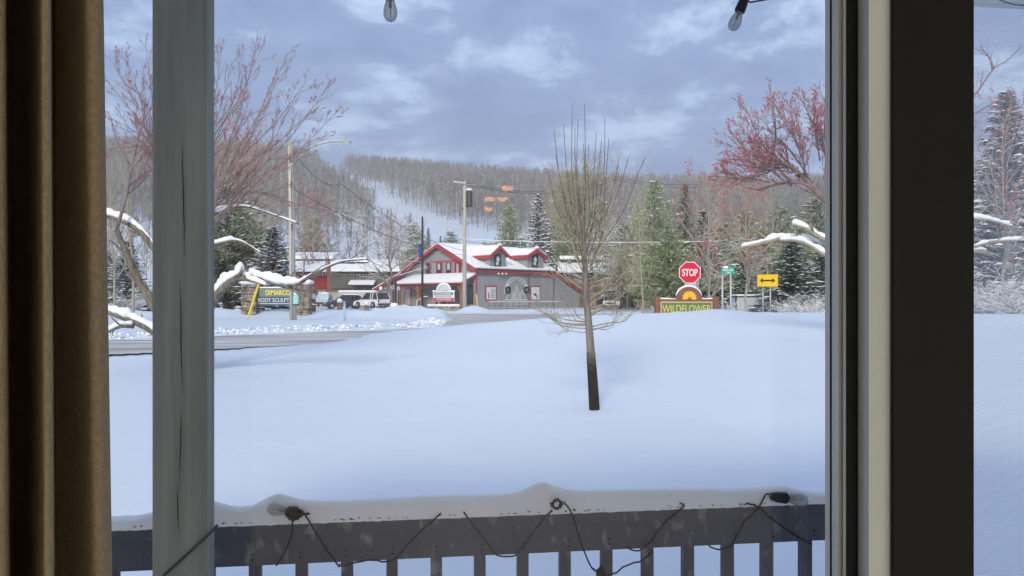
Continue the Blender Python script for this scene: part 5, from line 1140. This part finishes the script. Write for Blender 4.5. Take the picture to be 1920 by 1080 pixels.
def right_tree():
    rnd = random.Random(15); D = 17.5; base = P(1722, 0, D); base.z = gz(base.x, D)-.1
    t = thing('budded_tree', 'large red budded tree with thick snowy limbs hidden partly behind the black door stile', 'tree', base, group='red budded trees')
    big = []; out = []
    L_ = lambda pts, a, b, **k: limb(big if k.pop('big', False) else out, pts, a, b, rnd, **k)
    m = MB(); m.tube([base, P(1716, 600, D), P(1705, 500, D), P(1700, 420, D), P(1712, 300, D), P(1735, 200, D)], [.24, .2, .17, .13, .08, .05], 10); m.build('trunk', BARK, t, o=base, smooth=True)
    L_([(1705, 560, D), (1640, 515, D), (1570, 478, D), (1520, 456, D), (1470, 447, D), (1430, 455, D), (1388, 464, D)], .10, .03, ln=.5, kids=(9, 4, 3), big=True, mx=2)
    L_([(1700, 520, D-.3), (1620, 470, D-.3), (1548, 450, D-.3), (1515, 430, D-.3), (1484, 421, D-.3)], .08, .03, ln=.4, kids=(6, 4, 3), big=True, mx=2)
    L_([(1640, 520, D-.1), (1590, 492, D-.2), (1548, 478, D-.2), (1528, 466, D-.2), (1500, 452, D-.2), (1460, 450, D-.2)], .07, .025, ln=.4, kids=(6, 4, 3), big=True, mx=2)
    L_([(1700, 440, D), (1620, 400, D), (1560, 385, D), (1530, 360, D), (1502, 342, D), (1460, 345, D), (1420, 357, D)], .075, .02, ln=.5, kids=(9, 4, 3), mx=2)
    L_([(1560, 385, D), (1520, 345, D), (1490, 318, D), (1462, 305, D), (1425, 308, D), (1400, 300, D)], .055, .018, ln=.7, kids=(12, 5, 3))
    tips = [(1356, 322), (1362, 268), (1368, 246), (1385, 228), (1400, 205), (1422, 215), (1448, 182), (1450, 192), (1478, 196), (1490, 205), (1500, 180), (1522, 185), (1540, 172), (1545, 210), (1530, 240), (1360, 300), (1345, 330), (1410, 260), (1570, 160), (1600, 150), (1375, 290), (1395, 320)]
    for (x, y) in tips:
        dd = D+rnd.uniform(-1.5, 1.5); sx_ = rnd.uniform(1440, 1540) if x < 1500 else rnd.uniform(1520, 1600); sy_ = rnd.uniform(300, 350)
        mx_, my_ = sx_+(x-sx_)*.5+rnd.uniform(-5, 12), sy_+(y-sy_)*.5+rnd.uniform(0, 12)
        L_([(sx_, sy_, D), (mx_, my_, (D+dd)/2), ((mx_+x)/2, (my_+y)/2+4, dd), (x, y, dd)], .019, .004, kids=(17, 5, 3), ln=.5, spread=.6, up=.28, wob=.32, mx=2, t0=.1)
    for pp in ([(1735, 200, D), (1800, 190, D), (1830, 175, D), (1862, 130, D), (1890, 112, D), (1918, 84, D)], [(1862, 130, D), (1855, 108, D), (1838, 88, D)], [(1735, 260, D), (1800, 230, D), (1850, 200, D), (1905, 170, D)]):
        L_(pp, .03, .006, kids=(6, 3, 2), ln=.4, spread=.6, mx=1, t0=.3)
    for pp in ([(1705, 420, D), (1780, 415, D), (1840, 410, D), (1900, 425, D)], [(1705, 500, D), (1770, 476, D), (1830, 462, D), (1870, 452, D), (1930, 450, D)], [(1760, 480, D), (1826, 470, D), (1850, 470, D)]):
        L_(pp, .05, .02, kids=(7, 4, 2), ln=.5, spread=.7, mx=2, t0=.3, big=True)
    tubes(big, 0, 1).build('limb', BARKL, t, o=base, smooth=True); tubes(out, 0, 1).build('branch', BARKD, t, o=base, smooth=True); tubes(out+big, 2, 9).build('twigs', BARK, t, o=base)['kind'] = 'stuff'
    m = MB()
    for (pts, a_, b_, l) in big:
        if l: continue
        n = len(pts); rs = []; q = []
        for i, p in enumerate(pts):
            r = a_+(b_-a_)*i/(n-1); s_ = (r*.62+.026)*(.9+.25*math.sin(i*1.1+n)); s_ = .01 if i in (0, n-1) else s_; rs.append(s_); q.append(p+Vector((0, -r*.2, r*.6+s_*.7)))
        lump(m, q, rs)
    m.build('limb_snow', SNOWCAP, t, o=base, smooth=True)
    buds(out, rnd, 2, 7, .0125, .75).build('buds', mat('bud_bright', (.60, .19, .20), .6, nscale=5, col2=(.40, .13, .14)), t, o=base)['kind'] = 'stuff'
right_tree()
# conifers ---------------------------------------------------------------
def conifer_mesh(seed, h, w, style, snow):
    rnd = random.Random(seed); cr = MB(); sn = MB(); br = MB(); tr = MB()
    tr.tube([(0, 0, -.5), (0, 0, h*.5), (rnd.uniform(-.1, .1), 0, h*.97)], [h*.018+.04, h*.011+.03, .02], 7)
    z = h*(.06 if style != 'pine' else .12)
    while z < h*.985:
        t = z/h
        if style == 'pine': R = w/2*min(1, (1-t)**.75*1.5+.05)*(.85+.3*abs(math.sin(t*9+seed))); nb = 9; dz = h*.025
        else: R = w/2*(1-t)**.85+.08; nb = 10; dz = h*.02
        for k in range(nb):
            a = 2*PI*(k+rnd.random()*.9)/nb; ln = R*rnd.uniform(.6, 1.12)
            sl_ = rnd.uniform(.15, .45) if style == 'pine' else rnd.uniform(-.5, -.12)+t*.5
            b0 = Vector((0, 0, z+rnd.uniform(-.3, .3)*dz*3)); n = max(3, int(ln/(.30 if style != 'pine' else .38)))
            for i in range(1, n+1):
                f = i/n; c = b0+Vector((math.cos(a)*ln*f, math.sin(a)*ln*f, ln*f*sl_*(1-.3*f) + (.12*ln*f*f if style != 'pine' else 0)))
                s_ = (.42 if style != 'pine' else .5)*(.55+.6*(1-t))*rnd.uniform(.7, 1.3)
                for q in range(5 if style != 'pine' else 11):
                    if style == 'pine':
                        d = (Vector((math.cos(a), math.sin(a), .6))+rv(rnd)*1.0).normalized()*s_; p_ = d.cross(rv(rnd)).normalized()*s_*.11
                    else:
                        da = a+rnd.choice((-1, 1))*rnd.uniform(.2, 1.3); d = Vector((math.cos(da), math.sin(da), rnd.uniform(-.55, .1))).normalized()*s_*1.1; p_ = d.cross(Vector((0, 0, 1))+rv(rnd)*.5).normalized()*s_*.2
                    cr.cur = rnd.choice((0, 0, 1)); cr.add([c-p_, c+p_, c+d], [(0, 1, 2)])
                if snow and rnd.random() < snow:
                    r = s_*rnd.uniform(.35, .75); v = []
                    ca = Vector((math.cos(a), math.sin(a), sl_*.6)); cb = Vector((-math.sin(a), math.cos(a), 0))
                    for (uu, vv) in ((1.3, 0), (.4, .6), (-.9, .5), (-1.2, -.1), (-.5, -.6), (.6, -.5)): v.append(c+ca*r*uu*rnd.uniform(.7, 1.2)+cb*r*vv*rnd.uniform(.6, 1.2)+Vector((0, 0, .03)))
                    top = c+Vector((0, 0, .06+r*.38)); v.append(top); sn.add(v, [(j, (j+1) % 6, 6) for j in range(6)])
        z += dz*rnd.uniform(.8, 1.2)
    return tr, cr, sn
NEED = {'spruce': [mat('needle_spruce', (0.106, 0.177, 0.118), .8), mat('needle_spruce2', (0.177, 0.248, 0.153), .8)],
        'blue': [mat('needle_blue', (0.118, 0.147, 0.142), .8), mat('needle_blue2', (0.177, 0.206, 0.195), .8)],
        'pine': [mat('needle_pine', (0.260, 0.330, 0.165), .8), mat('needle_pine2', (0.425, 0.448, 0.271), .8)],
        'dark': [mat('needle_dark', (0.094, 0.189, 0.118), .8), mat('needle_dark2', (0.177, 0.271, 0.177), .8)],
        'hemlock': [mat('needle_hemlock', (0.236, 0.266, 0.165), .8), mat('needle_hemlock2', (0.366, 0.378, 0.248), .8)]}
VAR = {}
def conifer(kind, px, top, Y, wpx, label, snow=0.0, seed=0, base=None, name=None):
    style = 'pine' if kind in ('pine', 'hemlock') else 'spruce'
    x = P(px, 0, Y).x; z0 = gz(x, Y)-.2; h = Zof(top, Y)-z0; wd = wpx*Y/F
    key = (kind, snow > .3, snow > 0, seed % 2)
    nm = name or {'pine': 'pine_tree', 'hemlock': 'pine_tree'}.get(kind, 'spruce_tree')
    if key not in VAR:
        H0 = 12.0; W0 = {'pine': 6.5, 'hemlock': 6.5}.get(kind, 5.5)
        tr, cr, sn = conifer_mesh(hash((kind, seed % 2, int(snow*10))) % 1000 if 0 else len(VAR)*7+3, H0, W0, style, snow)
        t = thing(nm, label, 'tree', (x, Y, z0), rnd0.random()*6, 'evergreen trees'); tr.build('trunk', BARK, t); cr.build('crown', NEED[kind], t)
        if snow: sn.build('branch_snow', SNOWCAP, t)
        VAR[key] = (t, H0, W0)
    else:
        t = copy_tree(VAR[key][0]); t['label'] = label; t.name = nm; t.location = (x, Y, z0); t.rotation_euler = (0, 0, rnd0.random()*6)
    _, H0, W0 = VAR[key]; s1 = wd/W0; s2 = h/H0; t.scale = (s1, s1, s2)
    return t
rnd0 = random.Random(2)
CON = [('hemlock', 448, 392, 70, 110, 'second shaggy evergreen standing a little right of the tallest one', .25),
 ('hemlock', 425, 345, 62, 140, 'tall shaggy evergreen just right of the porch post above the stone pillar', .25),
 ('blue', 512, 424, 58, 140, 'snow dusted spruce right behind the blue roadside sign', .75),
 ('blue', 478, 450, 64, 130, 'small snowy spruce between the shaggy evergreen and the blue sign', .75),
 ('hemlock', 588, 404, 140, 62, 'bushy evergreen above the red walled building', .15),
 ('blue', 238, 448, 60, 110, 'wide snowy spruce at far left between the curtain and the post', .75),
 ('blue', 205, 470, 66, 90, 'snowy spruce beside the curtain edge at far left', .7),
 ('hemlock', 778, 416, 150, 42, 'narrow dark pine behind the peak of the blue banner pole', .2),
 ('spruce', 803, 424, 152, 26, 'thin dark spruce between two pines behind the shop gable', .2),
 ('hemlock', 846, 434, 150, 48, 'rounded pine left of the transformer pole behind the shop', .2),
 ('spruce', 826, 440, 155, 20, 'very small spruce beside the rounded pine behind the shop', .2),
 ('pine', 955, 384, 130, 62, 'green pine above the left dormer of the shop', .2),
 ('blue', 1010, 361, 122, 84, 'blue grey snowy spruce above the right dormer of the shop', .75),
 ('pine', 1070, 326, 126, 78, 'tall olive pine directly behind the young tree', 0),
 ('hemlock', 1128, 372, 132, 60, 'olive pine behind the lodge roof right of the young tree', .2),
 ('hemlock', 1172, 420, 100, 70, 'bushy pine in front of the lodge roof', .25),
 ('pine', 1226, 340, 92, 80, 'pale green pine with a rounded top left of the stop sign', .15),
 ('dark', 1285, 342, 96, 62, 'dark green pine behind the stop sign', .0),
 ('pine', 1255, 432, 62, 92, 'feathery light green pine right behind the stop sign', .15),
 ('dark', 1318, 392, 70, 78, 'green pine between the stop sign and the street name sign', .2),
 ('hemlock', 1400, 396, 82, 90, 'olive pine above the street name sign', .2),
 ('hemlock', 1462, 388, 86, 100, 'olive pine above the yellow arrow sign', .25),
 ('hemlock', 1530, 372, 90, 110, 'tall olive pine beside the window track', .25),
 ('spruce', 1484, 448, 50, 150, 'snow streaked spruce with drooping boughs behind the yellow arrow sign', .55),
 ('spruce', 1540, 458, 52, 120, 'dark snowy spruce at the right edge of the main pane', .55),
 ('blue', 1888, 165, 66, 200, 'tall frosted spruce in the right pane', .8),
 ('blue', 1950, 190, 60, 150, 'frosted spruce at the right border of the photo', .8),
 ('pine', 1358, 418, 72, 84, 'full green pine behind the street name sign posts', .15),
 ('pine', 1432, 430, 70, 88, 'full green pine directly above the yellow arrow sign', .15),
 ('dark', 1395, 452, 60, 60, 'small dark green pine right of the street name sign', .2),
 ('pine', 1500, 418, 66, 80, 'light green pine over the snow streaked spruce', .15),
 ('pine', 1195, 388, 108, 64, 'light green pine right of the lodge roofs', .15),
 ('hemlock', 1340, 420, 110, 60, 'distant olive pine left of the cottage roof', .2)]
for i, (k, px, tp, Y, wp, lab, sn) in enumerate(CON): conifer(k, px, tp, Y, wp*(1.4 if k in ('pine', 'hemlock', 'dark') else 1.12), lab, sn, seed=i)
# bare trees and bushes in the middle distance -----------------------------
BV = []
def bare_variant(seed, h, kids, spread, up, mt, snow, redb=False, trunk=True, name='bare_tree', lab='', cat='tree', grp='bare trees'):
    rnd = random.Random(seed); out = []; t = thing(name, lab, cat, (0, 0, 0), 0, grp)
    if trunk:
        pts = [Vector(c) for c in crom([(0, 0, -.3)]+[(rnd.uniform(-.025, .025)*h, rnd.uniform(-.025, .025)*h, h*k) for k in (.18, .36, .54, .74, .95)], 2)]
        m = MB(); m.tube(pts, h*.0095, 7, r1=h*.0015); m.build('trunk', mt, t, smooth=True)
        spawn(out, pts, h*.009, h*.003, 0, rnd, kids, spread, up, .25, h*.36, 3, .22, 1)
    else:
        for k in range(16):
            a = rnd.random()*6.3; grow(out, Vector((math.cos(a)*.25, math.sin(a)*.25, -.1)), Vector((math.cos(a)*.6, math.sin(a)*.6, 1)).normalized(), h*rnd.uniform(.6, 1), h*.008, 1, rnd, kids, spread, up, .3, 3)
    tubes(out, 1, 9).build('branches', mt, t)['kind'] = 'stuff'
    if snow: snow_on(out, 1.0, 3 if snow > 1 else 2, seed=seed).build('branch_snow', SNOWCAP, t)
    if redb: buds(out, rnd, 3, 3, h*.0034, .9).build('buds', mat('bud_coral', (.50, .10, .08), .7), t)['kind'] = 'stuff'
    t['h'] = h; return t
def place(src, px, Y, top, label, used=[], sq=1.0):
    t = copy_tree(src) if src in used else src
    used.append(t); t['label'] = label; x = P(px, 0, Y).x; z0 = gz(x, Y)-.1; s = (Zof(top, Y)-z0)/src['h']; t.location = (x, Y, z0); t.scale = (s*sq, s*sq, s); t.rotation_euler = (0, 0, rnd0.random()*6); return t
bA = bare_variant(31, 10, (26, 7, 4), .9, .25, mat('twig_grey', (.20, .175, .14), .9), 1.6)
bB = bare_variant(44, 10, (22, 6, 4), .65, .5, mat('twig_tan', (.34, .31, .24), .9), 0)
bC = bare_variant(52, 10, (20, 6, 5), .7, .4, mat('twig_pale', (.36, .33, .27), .9), 0, True)
place(bA, 735, 104, 398, 'wide snow filled bare tree left of the shop gable', sq=1.5)
place(bA, 655, 135, 400, 'snowy bare tree behind the long low building')
place(bA, 1175, 96, 410, 'snowy bare tree beside the lodge roof', sq=1.3)
place(bA, 1115, 112, 430, 'snow laced bare tree behind the lodge', sq=1.5)
place(bA, 1340, 66, 440, 'snow laced bare tree behind the street sign posts', sq=1.3)
place(bA, 1400, 60, 470, 'low snowy bare tree behind the grey cabinet', sq=1.7)
place(bA, 1860, 66, 300, 'snowy bare tree in the right pane', sq=.9)
place(bA, 1905, 52, 400, 'lower snowy bare tree at the right end of the right pane', sq=1.2)
place(bB, 1205, 48, 340, 'thin tan bare tree with rising shoots right of the young tree', sq=.8)
place(bB, 1440, 50, 330, 'tall tan bare tree above the yellow arrow sign')
place(bB, 250, 46, 300, 'pale bare tree between the curtain and the porch post')
place(bB, 215, 52, 320, 'pale bare tree close to the curtain edge')
place(bB, 430, 80, 268, 'tall bare tree just right of the porch post')
place(bB, 480, 90, 285, 'tall bare tree left of the street lamp pole')
place(bB, 1835, 70, 330, 'tan bare tree against the black stile in the right pane')
place(bC, 1335, 36, 338, 'small bare tree with coral red twigs above the stop sign', sq=1.15)
place(bC, 1405, 40, 352, 'bare tree with coral red twigs above the street name sign')
place(bC, 590, 120, 372, 'reddish bare tree above the red walled building')
place(bC, 440, 100, 250, 'reddish bare tree right of the porch post on the hillside', sq=1.2)
place(bC, 1890, 48, 200, 'reddish bare tree in front of the frosted spruce in the right pane', sq=.8)
place(bC, 745, 118, 420, 'reddish bare tree behind the wide snow filled one')
sA = bare_variant(61, 2.2, (0, 7, 4), .7, .2, mat('twig_brush', (.26, .23, .18), .9), 1.6, trunk=False, name='bare_shrub', cat='shrub', grp='snowy roadside shrubs')
SH = [(1490, 42, 556), (1530, 40, 552), (1460, 48, 560), (1510, 50, 548), (1410, 54, 556), (1545, 46, 545), (1835, 44, 545), (1870, 42, 520), (1905, 44, 505), (1925, 40, 530), (1850, 52, 505), (1345, 44, 556), (1215, 60, 566), (222, 54, 540)]
SHL = ['behind the right arrow post', 'against the window track, low', 'between the arrow posts', 'taller, right of the arrow sign', 'in front of the grey cabinet', 'tallest beside the window track', 'at the black stile in the right pane', 'second from the black stile in the right pane', 'large, at the right end of the right pane', 'lowest at the right border of the photo', 'high on the bank in the right pane', 'left of the street name posts', 'left of the brown entrance sign', 'between curtain and porch post']
for (px, Y, tp), l in zip(SH, SHL): place(sA, px, Y, tp, 'snowy bare shrub '+l, sq=rnd0.uniform(1.1, 1.7))
for o in bpy.data.objects:
    if '_o' in o: del o['_o']
    if 'h' in o: del o['h']
print('objects', len(bpy.data.objects), 'faces', sum(len(o.data.polygons) for o in bpy.data.objects if o.type == 'MESH'))
